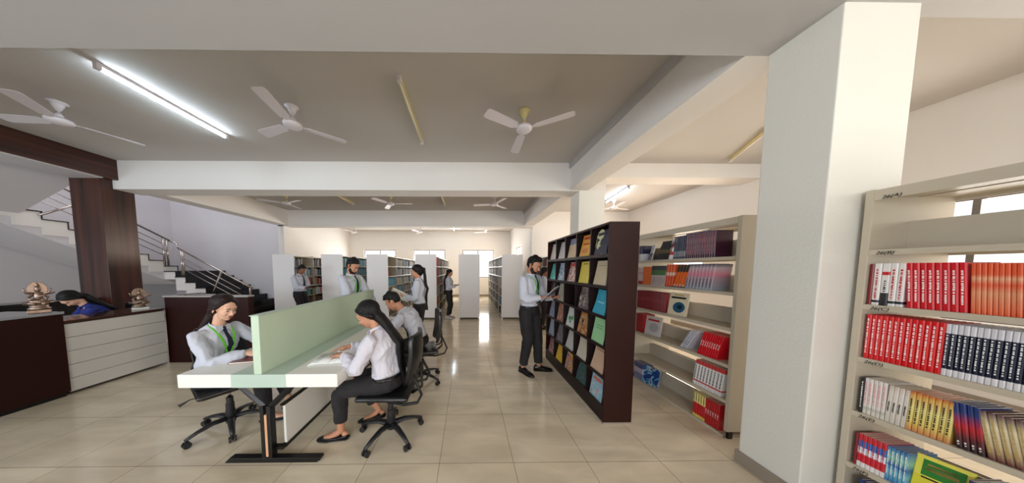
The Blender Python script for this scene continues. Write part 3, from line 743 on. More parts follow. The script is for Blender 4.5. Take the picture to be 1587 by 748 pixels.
# second row
y = run(X2, LV[4], yf, 4, 0.019, 0.225, 0.16, stripes('pinkish_red_foot', [(0, c(150, 50, 46)), (0.2, c(204, 176, 178)), (0.6, c(190, 150, 155)), (0.75, c(206, 180, 180)), (1, c(206, 180, 180))]), None, 'pale pink book with a red foot at the left of the second row')
y = run(X2, LV[4], y, 8, 0.0155, 0.24, 0.16, K('plain_orange_cover', (224, 110, 40)), None, 'plain orange book on the second row', lean=2)
y = run(X2, LV[4], y - 0.002, 9, 0.0225, 0.25, 0.17, stripes('green_pink_cover', [(0, c(200, 182, 178)), (0.5, c(206, 190, 186)), (0.52, c(60, 104, 50)), (0.78, c(34, 40, 36)), (1, c(34, 40, 36))]), dark_t, 'book with green band and pink foot on the second row', lean=4, span=(0.05, 0.45))
y = run(X2, LV[4], y - 0.002, 3, 0.0330, 0.262, 0.17, stripes('orange_white_cover', [(0, c(40, 34, 48)), (0.12, c(214, 80, 40)), (0.6, c(228, 190, 170)), (0.75, c(220, 90, 40)), (1, c(220, 90, 40))], noise_amt=0.2), None, 'orange and white patterned book right of the green banded ones', lean=5)
y = run(X2, LV[4], y - 0.004, 4, 0.0330, 0.255, 0.17, stripes('orange_dark_cover', [(0, c(34, 30, 46)), (0.15, c(226, 100, 30)), (0.6, c(226, 100, 30)), (0.8, c(60, 46, 40)), (1, c(70, 60, 40))], noise_amt=0.2), W_, 'orange and black book leaning on the second row', lean=14, span=(0.02, 0.12))
y = run(X2, LV[4], y - 0.004, 8, 0.0330, 0.26, 0.17, stripes('pink_grey_cover', [(0, c(150, 160, 172)), (0.45, c(176, 150, 160)), (0.6, c(214, 130, 150)), (0.85, c(190, 170, 178)), (1, c(60, 62, 76))], interp='LINEAR'), dark_t, 'pink and grey book at the right end of the second row', lean=7, span=(0.1, 0.4))
# third row
y = run(X2, LV[3], yf, 26, 0.0165, 0.235, 0.16, b_dred, K('faded_red_print', (180, 90, 90)), 'dark red book in the long dark red run of the third row', span=(0.5, 0.62))
face_book('globe', X2 + 0.0, LV[3], 2.625, 0.20, 0.262, 0.016, stripes('cream_cover', [(0, c(222, 208, 178)), (1, c(228, 216, 186))]),
          'cream book with a blue globe picture shown cover out', tilt=8, rz=10,
          badge=[('disc', 0.58, 0.36, 0.062, K('globe_blue', (44, 88, 116))), ('disc', 0.62, 0.38, 0.026, K('globe_dark', (30, 30, 40))), ('bar', 0.5, 0.78, (0.15, 0.022), dark_t), ('bar', 0.5, 0.9, (0.10, 0.012), gold_t)])
# fourth row
y = run(X2, LV[2], yf, 5, 0.024, 0.255, 0.16, K('dull_red_cover', (156, 26, 34)), None, 'dull red book at the far left of the fourth row')
face_book('discbook', X2 + 0.01, LV[2], 2.965, 0.20, 0.25, 0.014, stripes('pale_cover', [(0, c(206, 200, 196)), (1, c(216, 210, 206))]),
          'white book with a grey disc on its cover standing face out', tilt=8, rz=14,
          badge=[('disc', 0.56, 0.42, 0.058, K('disc_grey', (176, 172, 174))), ('bar', 0.5, 0.8, (0.14, 0.022), red_t)])
y = run(X2, LV[2], 2.45, 3, 0.022, 0.245, 0.16, K('grey_white_cover', (190, 188, 198)), dark_t, 'grey-white book leaning against the red ones on the fourth row', lean=28, span=(0.2, 0.4))
y = run(X2, LV[2], 2.255, 9, 0.0185, 0.245, 0.16, b_crim, W_, 'red book in the leaning red group of the fourth row', lean=13, span=(0.4, 0.6))
# fifth row
y = run(X2, LV[1], 2.285, 9, 0.0285, 0.27, 0.17, stripes('white_black_title', [(0, c(222, 216, 214)), (0.15, c(196, 30, 40)), (0.2, c(224, 220, 218)), (0.8, c(224, 220, 218)), (0.84, c(196, 60, 60)), (1, c(222, 216, 214))]), dark_t, 'white book with black title on the fifth row', lean=6, span=(0.25, 0.75))
# bottom row
y = run(X2, LV[0], yf, 6, 0.024, 0.235, 0.15, stripes('bluish_cover', [(0, c(120, 130, 170)), (0.4, c(190, 180, 200)), (0.7, c(70, 80, 130)), (1, c(190, 186, 200))]), dark_t, 'bluish book at the far left of the bottom row')
face_book('seabook', X2 + 0.01, LV[0], 2.955, 0.20, 0.235, 0.014, blotch('sea_picture', [c(30, 60, 130), c(60, 150, 200), c(200, 210, 215), c(24, 34, 80)], 3),
          'blue sea picture book standing face out on the bottom row', tilt=8, rz=14)
y = run(X2, LV[0], 2.265, 5, 0.0235, 0.25, 0.16, stripes('yellow_red_cover', [(0, c(214, 190, 90)), (0.12, c(190, 30, 36)), (0.6, c(222, 206, 130)), (1, c(222, 206, 130))]), dark_t, 'yellow and red book on the bottom row of the middle bookcase', span=(0.65, 0.95))
y = run(X2, LV[0], y, 6, 0.0205, 0.25, 0.16, K('bottom_red_cover', (176, 22, 28)), W_, 'red book at the right end of the bottom row', span=(0.4, 0.6))
NEAR_BOOKS = NB[0]

# ------------------------------------------------------------------ white steel cases at the far end
FC = [('leftmost white bookcase end by the stairs, beside the reading boy', -5.89, 6.8),
      ('white bookcase, second from the left, behind the standing man with the green lanyard', -4.43, 6.8),
      ('white bookcase behind the man writing, holding a row of light blue books', -3.07, 6.8),
      ('white bookcase with red binders on its right side', -1.60, 6.8),
      ('white bookcase in the aisle middle, right of the far reading woman', -0.28, 6.8),
      ('white bookcase left of the standing bearded man, packed with brown and teal books', 1.04, 6.8),
      ('cream bookcase at the right beside the woman half hidden by the dark rack', 2.45, 5.75)]
CW, CLN, NBAY = 0.64, 4.4, 5
def far_case(lab, x, y):
    t = thing('bookcase', lab, 'bookcase', (x, y, 0), 0)
    MB().box((0, 0, 0.06), (CW, 0.025, 2.0)).box((0, 0, 0), (0.04, 0.025, 0.06)).box((CW - 0.04, 0, 0), (CW, 0.025, 0.06)).build('end_panel', M_shelfwhite, t, bevel=0.003)
    for k in range(1, NBAY + 1):
        yk = CLN * k / NBAY
        MB().box((0.01, yk - 0.02, 0), (CW - 0.01, yk, 1.98)).build('divider', M_shelfpaint, t)
    bw = CLN / NBAY
    MB().box((CW/2 - 0.004, 0.025, 0.08), (CW/2 + 0.004, CLN - 0.02, 1.96)).build('back_sheet', M_shelfpaint, t)
    for i in range(7):
        z = 0.08 + 0.313 * i
        mb = MB()
        mb.box((0.01, 0.025, z - 0.025), (CW/2 - 0.004, CLN - 0.02, z)); mb.box((CW/2 + 0.004, 0.025, z - 0.025), (CW - 0.01, CLN - 0.02, z))
        mb.build('shelf_board', M_shelfpaint, t)
    return t
fc0 = far_case(*FC[0])
for lab, x, y in FC[1:]:
    n = copy_tree(fc0); n.location = (x, y, 0); n['label'] = lab
FPAL = {'red': (200, 34, 40), 'pink': (224, 60, 90), 'white': (220, 218, 214), 'light blue': (110, 170, 200), 'teal': (70, 130, 140), 'brown': (96, 62, 50), 'black': (36, 34, 40),
        'grey': (150, 150, 156), 'yellow': (214, 180, 60), 'green': (60, 120, 60), 'orange': (210, 110, 50), 'navy': (40, 50, 90), 'cream': (206, 196, 170), 'maroon': (100, 34, 40)}
FM = {k: mat('far_cover_' + k.replace(' ', '_'), c(*v), 0.75, spec=0.2) for k, v in FPAL.items()}
DEF = ['white', 'grey', 'teal', 'brown', 'cream', 'navy', 'maroon', 'light blue']
# palette per case: rows from the top; (width, colours, fill)
def rowspec(ci, bay, row):
    if ci == 0: return [(0.03, ['white', 'black', 'grey'], 0.45), (0.035, ['black', 'white', 'grey', 'light blue'], 0.95), (0.04, ['light blue', 'orange', 'brown', 'navy', 'grey'], 0.95), (0.045, ['light blue', 'red', 'green', 'white', 'green'], 0.95), (0.04, ['black', 'brown', 'maroon'], 0.9), (0.04, ['brown', 'grey'], 0.9)][row]
    if ci == 1: return [(0.035, ['light blue', 'white', 'teal'], 0.9), (0.035, ['teal', 'light blue', 'grey'], 0.8), (0.035, ['teal', 'grey'], 0.9), (0.04, ['maroon', 'red'], 0.7), (0.04, ['maroon', 'brown'], 0.9), (0.04, ['black', 'brown'], 0.9)][row]
    if ci == 2:
        if bay == 0: return [(0.04, ['white'], 0.0), (0.05, ['red'], 0.18), (0.045, ['light blue'], 0.97), (0.04, ['white'], 0.0), (0.04, ['white'], 0), (0.04, ['grey'], 0)][row]
        if bay == 1: return [(0.035, ['white', 'cream', 'grey'], 0.95), (0.035, ['white', 'grey', 'teal'], 0.9), (0.035, ['grey', 'cream', 'teal'], 0.95), (0.04, ['light blue', 'teal'], 0.8), (0.04, ['teal', 'light blue'], 0.95), (0.04, ['navy'], 0.8)][row]
        return (0.035, DEF, 0.9)
    if ci == 3:
        if bay == 0: return [(0.09, ['red', 'pink', 'red'], 0.9), (0.09, ['red', 'pink', 'orange'], 0.9), (0.09, ['red', 'red', 'yellow', 'brown'], 0.9), (0.10, ['white', 'white', 'black'], 0.8), (0.09, ['red', 'orange', 'yellow'], 0.9), (0.10, ['white', 'cream'], 0.8)][row]
        if bay == 2: return (0.04, ['yellow', 'orange', 'maroon', 'green'], 0.9)
        if bay == 3: return (0.04, ['green', 'navy', 'yellow', 'brown'], 0.9)
        return (0.045, ['black', 'navy', 'maroon', 'brown', 'teal'], 0.9)
    if ci == 4: return (0.04, ['brown', 'maroon', 'navy'], 0.7)
    if ci == 5:
        if bay == 0: return [(0.04, ['white', 'teal', 'grey'], 0.9), (0.04, ['grey', 'cream', 'teal'], 0.9), (0.04, ['white', 'cream', 'brown'], 0.9), (0.04, ['brown', 'maroon', 'cream'], 0.9), (0.05, ['light blue', 'teal', 'maroon'], 0.9), (0.05, ['white', 'brown', 'black'], 0.9)][row]
        return (0.04, ['brown', 'maroon', 'grey', 'teal', 'cream', 'black'], 0.9)
    return (0.04, ['brown', 'grey', 'cream', 'black', 'maroon'], 0.8)
CN = ['the leftmost white bookcase by the stairs', 'the second white bookcase from the left', 'the bookcase with light blue books', 'the bookcase holding red binders', 'the centre bookcase', 'the packed bookcase left of the bearded man', 'the cream bookcase by the half hidden woman']
RN = ['top', 'second', 'third', 'fourth', 'fifth', 'lowest']
far = []
rr = random.Random(11)
for ci, (lab, x, y) in enumerate(FC):
    for side in ((1,) if ci < 4 else (-1, 1) if ci == 4 else (-1,)):
        for bay in range(NBAY):
            bw = CLN / NBAY; ya = y + bw * bay + (0.027 if bay == 0 else 0.002); yb = y + bw * (bay + 1) - 0.024
            for row in range(6):
                w0, cols, fill = rowspec(ci, bay, row)
                z = 0.08 + 0.313 * (5 - row)
                yy = ya; i = 0
                while fill > 0 and yy < ya + (yb - ya) * fill - w0:
                    w = w0 * rr.uniform(0.8, 1.15); h = 0.25 * rr.uniform(0.82, 1.06); d = 0.17 if w0 < 0.08 else 0.24
                    if w0 > 0.08: h = 0.27
                    if yy + w > yb: break
                    kn = cols[0] if len(cols) == 1 else rr.choice(cols)
                    xf = x + CW - 0.03 if side > 0 else x + 0.03
                    far.append((w * h / yy / yy * (1.0 + 0 * bay), ci, bay, row, kn, side, xf, yy, z, w, h, d))
                    yy += w + 0.001; i += 1
def far_key(f):
    wt = {0: 1.3 if f[2] == 0 else 0.05, 1: 1.2 if f[2] == 0 else 0.05, 2: 1.5 if f[2] < 2 else 0.4, 3: 1.4 if f[2] == 0 else 0.5, 4: 0.01, 5: 0.9, 6: 0.1}[f[1]]
    if f[1] in (0, 1) and f[3] > 3: wt *= 0.1
    if f[1] == 2 and f[3] > 4: wt *= 0.1
    return -f[0] * wt
far.sort(key=far_key)
QUOTA = max(0, 300 - NEAR_BOOKS)
FBM = {}
def far_mb(mb, f, org=(0, 0, 0), mi=0):
    _, ci, bay, row, kn, side, xf, yy, z, w, h, d = f
    ox, oy, oz = org
    a, b = (xf - d, xf) if side > 0 else (xf, xf + d)
    mb.box((a - ox, yy - oy, z - oz + 0.0006), (b - ox, yy + w - oy, z + h - oz), mi)
for f in far[:QUOTA]:
    org = (f[6], f[7], f[8]); mb = MB(); far_mb(mb, f, org)
    what = 'binder' if f[9] > 0.07 else 'book'
    o = mb.build(what, FM[f[4]], origin=(0, 0, 0)); o.location = org
    lab = '%s %s on the %s shelf of %s' % (f[4], what, RN[f[3]], CN[f[1]])
    tag(o, lab, what, lab)
rest = far[QUOTA:]
ks = list(FM); mb = MB()
for f in rest: far_mb(mb, f, (0, 6.8, 0), ks.index(f[4]))
o = mb.build('books', [FM[k] for k in ks]); o.location = (0, 6.8, 0)
tag(o, 'remaining distant books filling the white bookcases along the aisles', 'books'); o['kind'] = 'stuff'

# ------------------------------------------------------------------ dark magazine rack
RO = (1.36, 2.97, 0)
RK = thing('magazine_rack', 'tall dark brown magazine display rack with five columns and six rows', 'rack', RO)
RX0, RX1, RY0, RY1 = 1.36, 1.65, 2.14, 3.80
lb(box((RX0, RY0, 0.02), (RX1, RY0 + 0.02, 2.02)), 'side_panel', M_brownlam, RK, RO, bevel=0.002)
lb(box((RX0, RY1 - 0.02, 0.02), (RX1, RY1, 2.02)), 'side_panel', M_brownlam, RK, RO, bevel=0.002)
lb(box((RX1 - 0.01, RY0 + 0.02, 0.02), (RX1, RY1 - 0.02, 2.0)), 'back_panel', M_rackin, RK, RO)
lb(box((RX0, RY0 + 0.02, 2.0), (RX1 - 0.01, RY1 - 0.02, 2.02)), 'top_panel', M_brownlam, RK, RO)
lb(box((RX0 + 0.005, RY0, 0), (RX1, RY1, 0.02)), 'plinth', M_skirt, RK, RO)
RZ = [0.17, 0.47, 0.775, 1.08, 1.385, 1.70, 2.0]
for k in range(6):
    z = RZ[k]
    lb(MB().box((RX0 + 0.004, RY0 + 0.02, z - 0.018), (RX1 - 0.01, RY1 - 0.02, z)).box((RX0 + 0.001, RY0 + 0.02, z - 0.018), (RX0 + 0.008, RY1 - 0.02, z + 0.016)), 'shelf', M_rackin, RK, RO, bevel=0.001)
lb(box((RX0 + 0.002, RY0 + 0.02, 0.02), (RX0 + 0.02, RY1 - 0.02, 0.152)), 'kick_board', M_rackin, RK, RO)
RYD = [RY0 + 0.02 + (RY1 - RY0 - 0.04) * k / 5 for k in range(6)]
for k in range(1, 5):
    lb(box((RX0 + 0.006, RYD[k] - 0.008, 0.152), (RX1 - 0.011, RYD[k] + 0.008, 2.0)), 'divider', M_rackin, RK, RO)
def P2(n, *cols, sc_=3.0): return blotch('magazine_' + n, [c(*q) for q in cols], sc_)
def F2(n, *q): return mat('magazine_' + n, c(*q), 0.35, var=0.04)
cream, dk = (214, 204, 184), (36, 34, 44)
# rows from the top, columns from the near (right) end
MAGS = [
 [('navy magazine with cream panel', P2('navy_cream', (34, 36, 66), (34, 36, 66), (206, 204, 160), sc_=1.6), [('disc', 0.35, 0.85, 0.055, F2('pale_lime', 206, 204, 160)), ('bar', 0.45, 0.86, (0.13, 0.03), F2('ink', 40, 40, 60))]),
  ('orange magazine with red lettering', F2('amber', 222, 160, 60), [('bar', 0.5, 0.86, (0.15, 0.03), F2('redink', 190, 40, 30)), ('bar', 0.5, 0.6, (0.13, 0.02), F2('redink', 190, 40, 30)), ('bar', 0.5, 0.3, (0.12, 0.05), F2('gold', 200, 120, 50))]),
  ('beige magazine with a blue top', stripes('magazine_beige_blue', [(0, c(206, 176, 140)), (0.6, c(210, 190, 160)), (0.7, c(130, 130, 160)), (1, c(150, 150, 170))]), []),
  ('pale grey magazine', F2('palegrey', 196, 188, 184), []), ('cream white magazine', F2('creamwhite', 206, 196, 186), [])],
 [('plain beige report', F2('beige', 196, 180, 152), [('bar', 0.5, 0.8, (0.12, 0.01), F2('faint', 160, 140, 120))]),
  ('bright yellow magazine', F2('yellow', 216, 196, 70), [('bar', 0.5, 0.9, (0.10, 0.018), F2('olive', 150, 130, 60))]),
  ('red and white news magazine', P2('red_white', (200, 50, 50), (220, 210, 205), (70, 90, 70), (200, 60, 50)), [('bar', 0.5, 0.88, (0.15, 0.04), F2('redink', 190, 40, 30))]),
  ('light blue magazine with white pictures', P2('blue_white', (90, 130, 180), (200, 210, 215), (80, 120, 170)), []),
  ('turquoise booklet', F2('turq', 70, 186, 180), [])],
 [('turquoise blue folded brochure', F2('turqblue', 50, 160, 190), [('bar', 0.5, 0.5, (0.12, 0.015), F2('paleblue', 120, 200, 220))]),
  ('dark magazine with portrait photographs', P2('dark_portraits', (40, 38, 50), (150, 130, 120), (60, 60, 80), (200, 190, 180)), []),
  None,
  ('white green-tinted booklet', F2('greenwhite', 188, 186, 170), []), ('dark thin journal', F2('dark', 60, 54, 56), [])],
 [('pale green newsletter hanging over the shelf edge', F2('palegreen', 150, 200, 150), [('bar', 0.5, 0.7, (0.11, 0.008), F2('greenink', 90, 150, 100)), ('bar', 0.5, 0.6, (0.11, 0.008), F2('greenink', 90, 150, 100))]),
  ('black and orange motor magazine', P2('motor', (30, 28, 36), (210, 120, 50), (200, 190, 150), (60, 50, 60), sc_=5), [('bar', 0.5, 0.9, (0.14, 0.03), F2('gold', 200, 120, 50))]),
  ('white sheet with green leaves', F2('white', 214, 216, 210), [('disc', 0.35, 0.45, 0.03, F2('leaf', 50, 140, 80)), ('disc', 0.65, 0.5, 0.03, F2('leaf', 50, 140, 80)), ('disc', 0.5, 0.3, 0.02, F2('leaf', 50, 140, 80))]),
  ('olive and red patterned magazine', P2('olive_red', (130, 120, 90), (190, 90, 80), (200, 190, 160)), []),
  ('blue grey magazine', P2('bluegrey', (110, 130, 170), (160, 160, 180), (60, 70, 110)), [])],
 [('large peach coloured report', F2('peach', 206, 172, 146), [('bar', 0.5, 0.85, (0.14, 0.01), F2('faint2', 170, 120, 100))]),
  ('curled cream newsletter', F2('cream2', 200, 192, 174), []),
  ('white newsletter with rounded curl', F2('white2', 196, 196, 192), []),
  ('grey magazine with dark photograph', P2('greyphoto', (90, 90, 100), (140, 130, 130), (60, 64, 80)), []),
  ('pale blue booklet', F2('paleblue2', 150, 170, 196), [])],
 [('light blue and red magazine at the bottom near end', P2('blue_red', (130, 176, 196), (160, 190, 205), (210, 130, 120)), [('bar', 0.5, 0.75, (0.15, 0.035), F2('softred', 200, 110, 100))]),
  ('dark blue and green wildlife magazine', P2('wild', (24, 40, 70), (50, 110, 80), (30, 30, 60), (90, 60, 110), sc_=4), [('bar', 0.5, 0.9, (0.13, 0.02), F2('paleink', 150, 190, 180))]),
  ('blue, yellow and red sports magazine', P2('sport', (30, 90, 170), (220, 170, 50), (190, 50, 50), (40, 140, 190), sc_=4), [('bar', 0.5, 0.88, (0.15, 0.04), F2('sporty', 230, 190, 60))]),
  ('yellow magazine with a white foot', F2('yellow2', 222, 180, 50), []),
  ('magenta and brown magazine', P2('magenta', (120, 60, 100), (180, 140, 120), (50, 60, 100)), [])],
]
ORD = ['near', 'second', 'third', 'fourth', 'far']
for r_, row in enumerate(MAGS):
    z = RZ[5 - r_]
    for k, it in enumerate(row):
        if it is None: continue
        nm, mm, prints = it
        w, h, t = 0.215, 0.272, 0.006 + 0.003 * ((r_ * 5 + k) % 3)
        yc = (RYD[k] + RYD[k + 1]) / 2
        tilt = 9 + ((r_ * 7 + k * 3) % 5) * 0.8
        cover = MB()
        nx = 6; curl = 0.012 if 'curl' in nm or 'peach' in nm or 'turquoise blue' in nm else 0.003
        ring = []
        vs = []; fs = []
        for i in range(nx + 1):
            u = i / nx
            for j in range(7):
                q = j / 6
                bul = curl * (math.sin(q * 2.2) * u)
                vs.append((bul, (u - 0.5) * w, q * h))
        n_ = 7
        base = len(vs)
        vs += [(x_ + t, y_, z_) for x_, y_, z_ in vs]
        for i in range(nx):
            for j in range(6):
                a = i*n_ + j
                fs.append((a, a + n_, a + n_ + 1, a + 1)); fs.append((base + a, base + a + 1, base + a + n_ + 1, base + a + n_))
        for i in range(nx):
            a = i*n_; fs.append((a, base + a, base + a + n_, a + n_)); a = i*n_ + 6; fs.append((a, a + n_, base + a + n_, base + a))
        for j in range(6):
            fs.append((j, j + 1, base + j + 1, base + j)); a = nx*n_ + j; fs.append((a, base + a, base + a + 1, a + 1))
        cover.add(vs, fs)
        lab = '%s, %s column, %s row of the dark rack' % (nm.replace(' at the bottom near end', ''), ORD[k], RN[r_])
        o = cover.build('magazine', mm); o.location = (RX0 + 0.014, yc, z + 0.001); o.rotation_euler = (R(((r_*3 + k*5) % 7) - 3) * 0.5, R(tilt), 0)
        tag(o, lab, 'magazine')
        for q_, (kind, u, v_, s, m_) in enumerate(prints):
            g = MB(); xo = curl * math.sin(v_ * 2.2) * u
            if kind == 'disc': g.cyl((xo - 0.0012, (0.5 - u)*w, v_*h), (xo + 0.003, (0.5 - u)*w, v_*h), s, n=18)
            else: g.box((xo - 0.001 - curl*0.4, (0.5 - u)*w - s[0]/2, v_*h - s[1]/2), (xo + 0.003, (0.5 - u)*w + s[0]/2, v_*h + s[1]/2))
            g.build('cover_print', m_, o)

# ------------------------------------------------------------------ people
M_SK = {}
def skin(n, rgb):
    return mat('skin_' + n, c(*rgb), 0.5, var=0.06, vscale=8, bump=0.05, bscale=150)
M_hair = mat('black_hair', c(15, 11, 11), 0.55, var=0.3, vscale=30, bump=0.5, bscale=70, spec=0.3)
M_hairb = mat('dark_brown_hair', c(34, 19, 15), 0.5, var=0.4, vscale=30, bump=0.5, bscale=70, spec=0.3)
def cloth(name, rgb, stripe=False):
    if name in MATS: return MATS[name]
    m = mat(name, c(*rgb), 0.85, var=0.05, vscale=6, bump=0.35, bscale=22)
    if stripe:
        nt = m.node_tree; b = nt.nodes['Principled BSDF']
        src = b.inputs['Base Color'].links[0].from_socket
        tc = nt.nodes.new('ShaderNodeTexCoord'); w = nt.nodes.new('ShaderNodeTexWave'); w.bands_direction = 'DIAGONAL'
        w.inputs['Scale'].default_value = 30; w.inputs['Distortion'].default_value = 0.6
        nt.links.new(tc.outputs['Object'], w.inputs['Vector'])
        mr = nt.nodes.new('ShaderNodeMapRange'); mr.inputs[1].default_value = 0.75; mr.inputs[2].default_value = 1.0; mr.inputs[3].default_value = 0; mr.inputs[4].default_value = 0.28
        mx = nt.nodes.new('ShaderNodeMix'); mx.data_type = 'RGBA'; mx.inputs[7].default_value = c(150, 145, 160)
        nt.links.new(w.outputs['Fac'], mr.inputs[0]); nt.links.new(mr.outputs[0], mx.inputs[0])
        nt.links.new(src, mx.inputs[6]); nt.links.new(mx.outputs[2], b.inputs['Base Color'])
    return m
M_shirt = cloth('grey_blue_shirt', (196, 198, 210)); M_shirts = cloth('striped_shirt', (208, 204, 214), True)
M_trouser = cloth('black_trousers', (30, 27, 29)); M_tie = cloth('navy_tie', (26, 28, 52)); M_lan = cloth('green_lanyard', (110, 214, 50))
M_shoe = mat('black_shoe_leather', c(18, 17, 18), 0.25); M_whiteshoe = mat('white_shoe', c(205, 203, 205), 0.5)
M_eye = mat('eye_white', c(225, 220, 215), 0.2); M_lip = mat('lip_tone', c(150, 80, 74), 0.45); M_brow = mat('eyebrow_hair', c(20, 15, 14), 0.8)
M_belt = mat('black_belt', c(16, 15, 16), 0.3); M_bluecloth = cloth('royal_blue_cloth', (36, 50, 130))
M_card = mat('id_card', c(210, 214, 210), 0.4)

def bake(mb, name, mats, voxel, smooth=4, fold=0.0, seed=0.0, parent=None, fac=0.5, label=None):
    """fuses the overlapping volumes of mb into one skin, softens it and presses folds into it"""
    me = mb.mesh(name, mats); o = bpy.data.objects.new(name, me); C.objects.link(o)
    r = o.modifiers.new('r', 'REMESH'); r.mode = 'VOXEL'; r.voxel_size = voxel; r.adaptivity = 0
    if smooth:
        s = o.modifiers.new('s', 'SMOOTH'); s.factor = fac; s.iterations = smooth
    dg = bpy.context.evaluated_depsgraph_get()
    m2 = bpy.data.meshes.new_from_object(o.evaluated_get(dg)); bpy.data.objects.remove(o); bpy.data.meshes.remove(me)
    m2.name = name
    m2.materials.clear(); m2.materials.append(mats if not isinstance(mats, (list, tuple)) else mats[0])
    if fold:
        nr = [v.normal.copy() for v in m2.vertices]
        for v, n in zip(m2.vertices, nr):
            p = V((v.co.x * 9, v.co.y * 9, v.co.z * 6)) + V((seed, seed * 1.7, 0))
            f = noise.noise(p + 0.6 * V((noise.noise(p * 0.5), 0, noise.noise(p * 0.6 + V((5, 5, 5))))))
            f = (1 - abs(f) * 2.2); g = 1 - 2 * abs(noise.noise(p * 2.3 + V((3, 1, 7))))
            v.co += n * (fold * (f - 0.6) + fold * 0.4 * (g - 0.6))
    for p in m2.polygons: p.use_smooth = True
    o = bpy.data.objects.new(name, m2); C.objects.link(o)
    if parent: o.parent = parent
    if label: o['label'] = label
    return o
def ik(a, b, l1, l2, hint):
    a, b, hint = V(a), V(b), V(hint); d = b - a; L = d.length; mx = (l1 + l2) * 0.998
    if L > mx: b = a + d * (mx / L); d = b - a; L = mx
    x = (l1*l1 - l2*l2 + L*L) / (2*L); h = math.sqrt(max(0, l1*l1 - x*x)); u = d.normalized()
    p = hint - u * hint.dot(u)
    p = p.normalized() if p.length > 1e-6 else u.orthogonal().normalized()
    return a + u*x + p*h, b
def frame(fwd, up):
    f = V(fwd).normalized(); l = V(up).cross(f).normalized(); u = f.cross(l)
    return Matrix((f, l, u)).transposed()      # columns: forward, left, up
def add_hand(mb, w, d, n, side, s=1.0, curl=0.5, spread=1.0):
    """w wrist, d direction to the fingers, n palm normal, side +1 left hand: thumb on the side given by t"""
    d = V(d).normalized(); n = V(n); n = (n - d*n.dot(d)).normalized(); t = d.cross(n) * side   # thumb side
    w = V(w)
    m3 = Matrix((d, t, n)).transposed()
    mb.ell(w + d*0.045*s, (0.052*s, 0.038*s, 0.017*s), m3, nu=14, nv=9)
    mb.tube([w - d*0.02*s, w + d*0.03*s], [(0.026*s, 0.02*s), (0.033*s, 0.018*s)], 10, side=t)
    Ls = [(0.027, 0.066, 0.0085), (0.010, 0.076, 0.0088), (-0.008, 0.070, 0.0083), (-0.025, 0.054, 0.0075)]
    for k, (o, L, r) in enumerate(Ls):
        p = w + (d*0.078 + t*o)*s - d*(0.006*abs(o)/0.02)*s; dd = (d + t*o*3.0*spread).normalized(); a = curl * (0.8 + 0.12*k)
        pts = [p - dd*0.02*s, p]; rs = [r*s*1.1, r*s*1.08]
        for j, fr in enumerate((0.45, 0.30, 0.25)):
            q = dd*math.cos(a*(j*0.75 + 0.35)) + n*math.sin(a*(j*0.75 + 0.35))
            p = p + q*L*fr*s; pts.append(p); rs.append(r*s*(1.0 - 0.12*j))
        mb.tube(pts, rs, 8); mb.ell(p, (r*s*0.74,)*3, nu=8, nv=5)
    p = w + (d*0.022 + t*0.026 + n*0.006)*s; q = (d*0.62 + t*0.70 + n*0.38*(0.5 + curl)).normalized()
    pts = [w + d*0.012*s + t*0.008*s, p, p + q*0.034*s, p + (q*0.034 + (q + d*0.55).normalized()*0.028)*s]
    mb.tube(pts, [0.013*s, 0.0125*s, 0.0105*s, 0.0085*s], 8); mb.ell(pts[-1], (0.0085*s,)*3, nu=8, nv=5)
def strip(mb, pts, w, t, lat):
    pts = [V(p) for p in pts]; mb.tube(pts, [(w/2, t)]*len(pts), 4, side=lat)

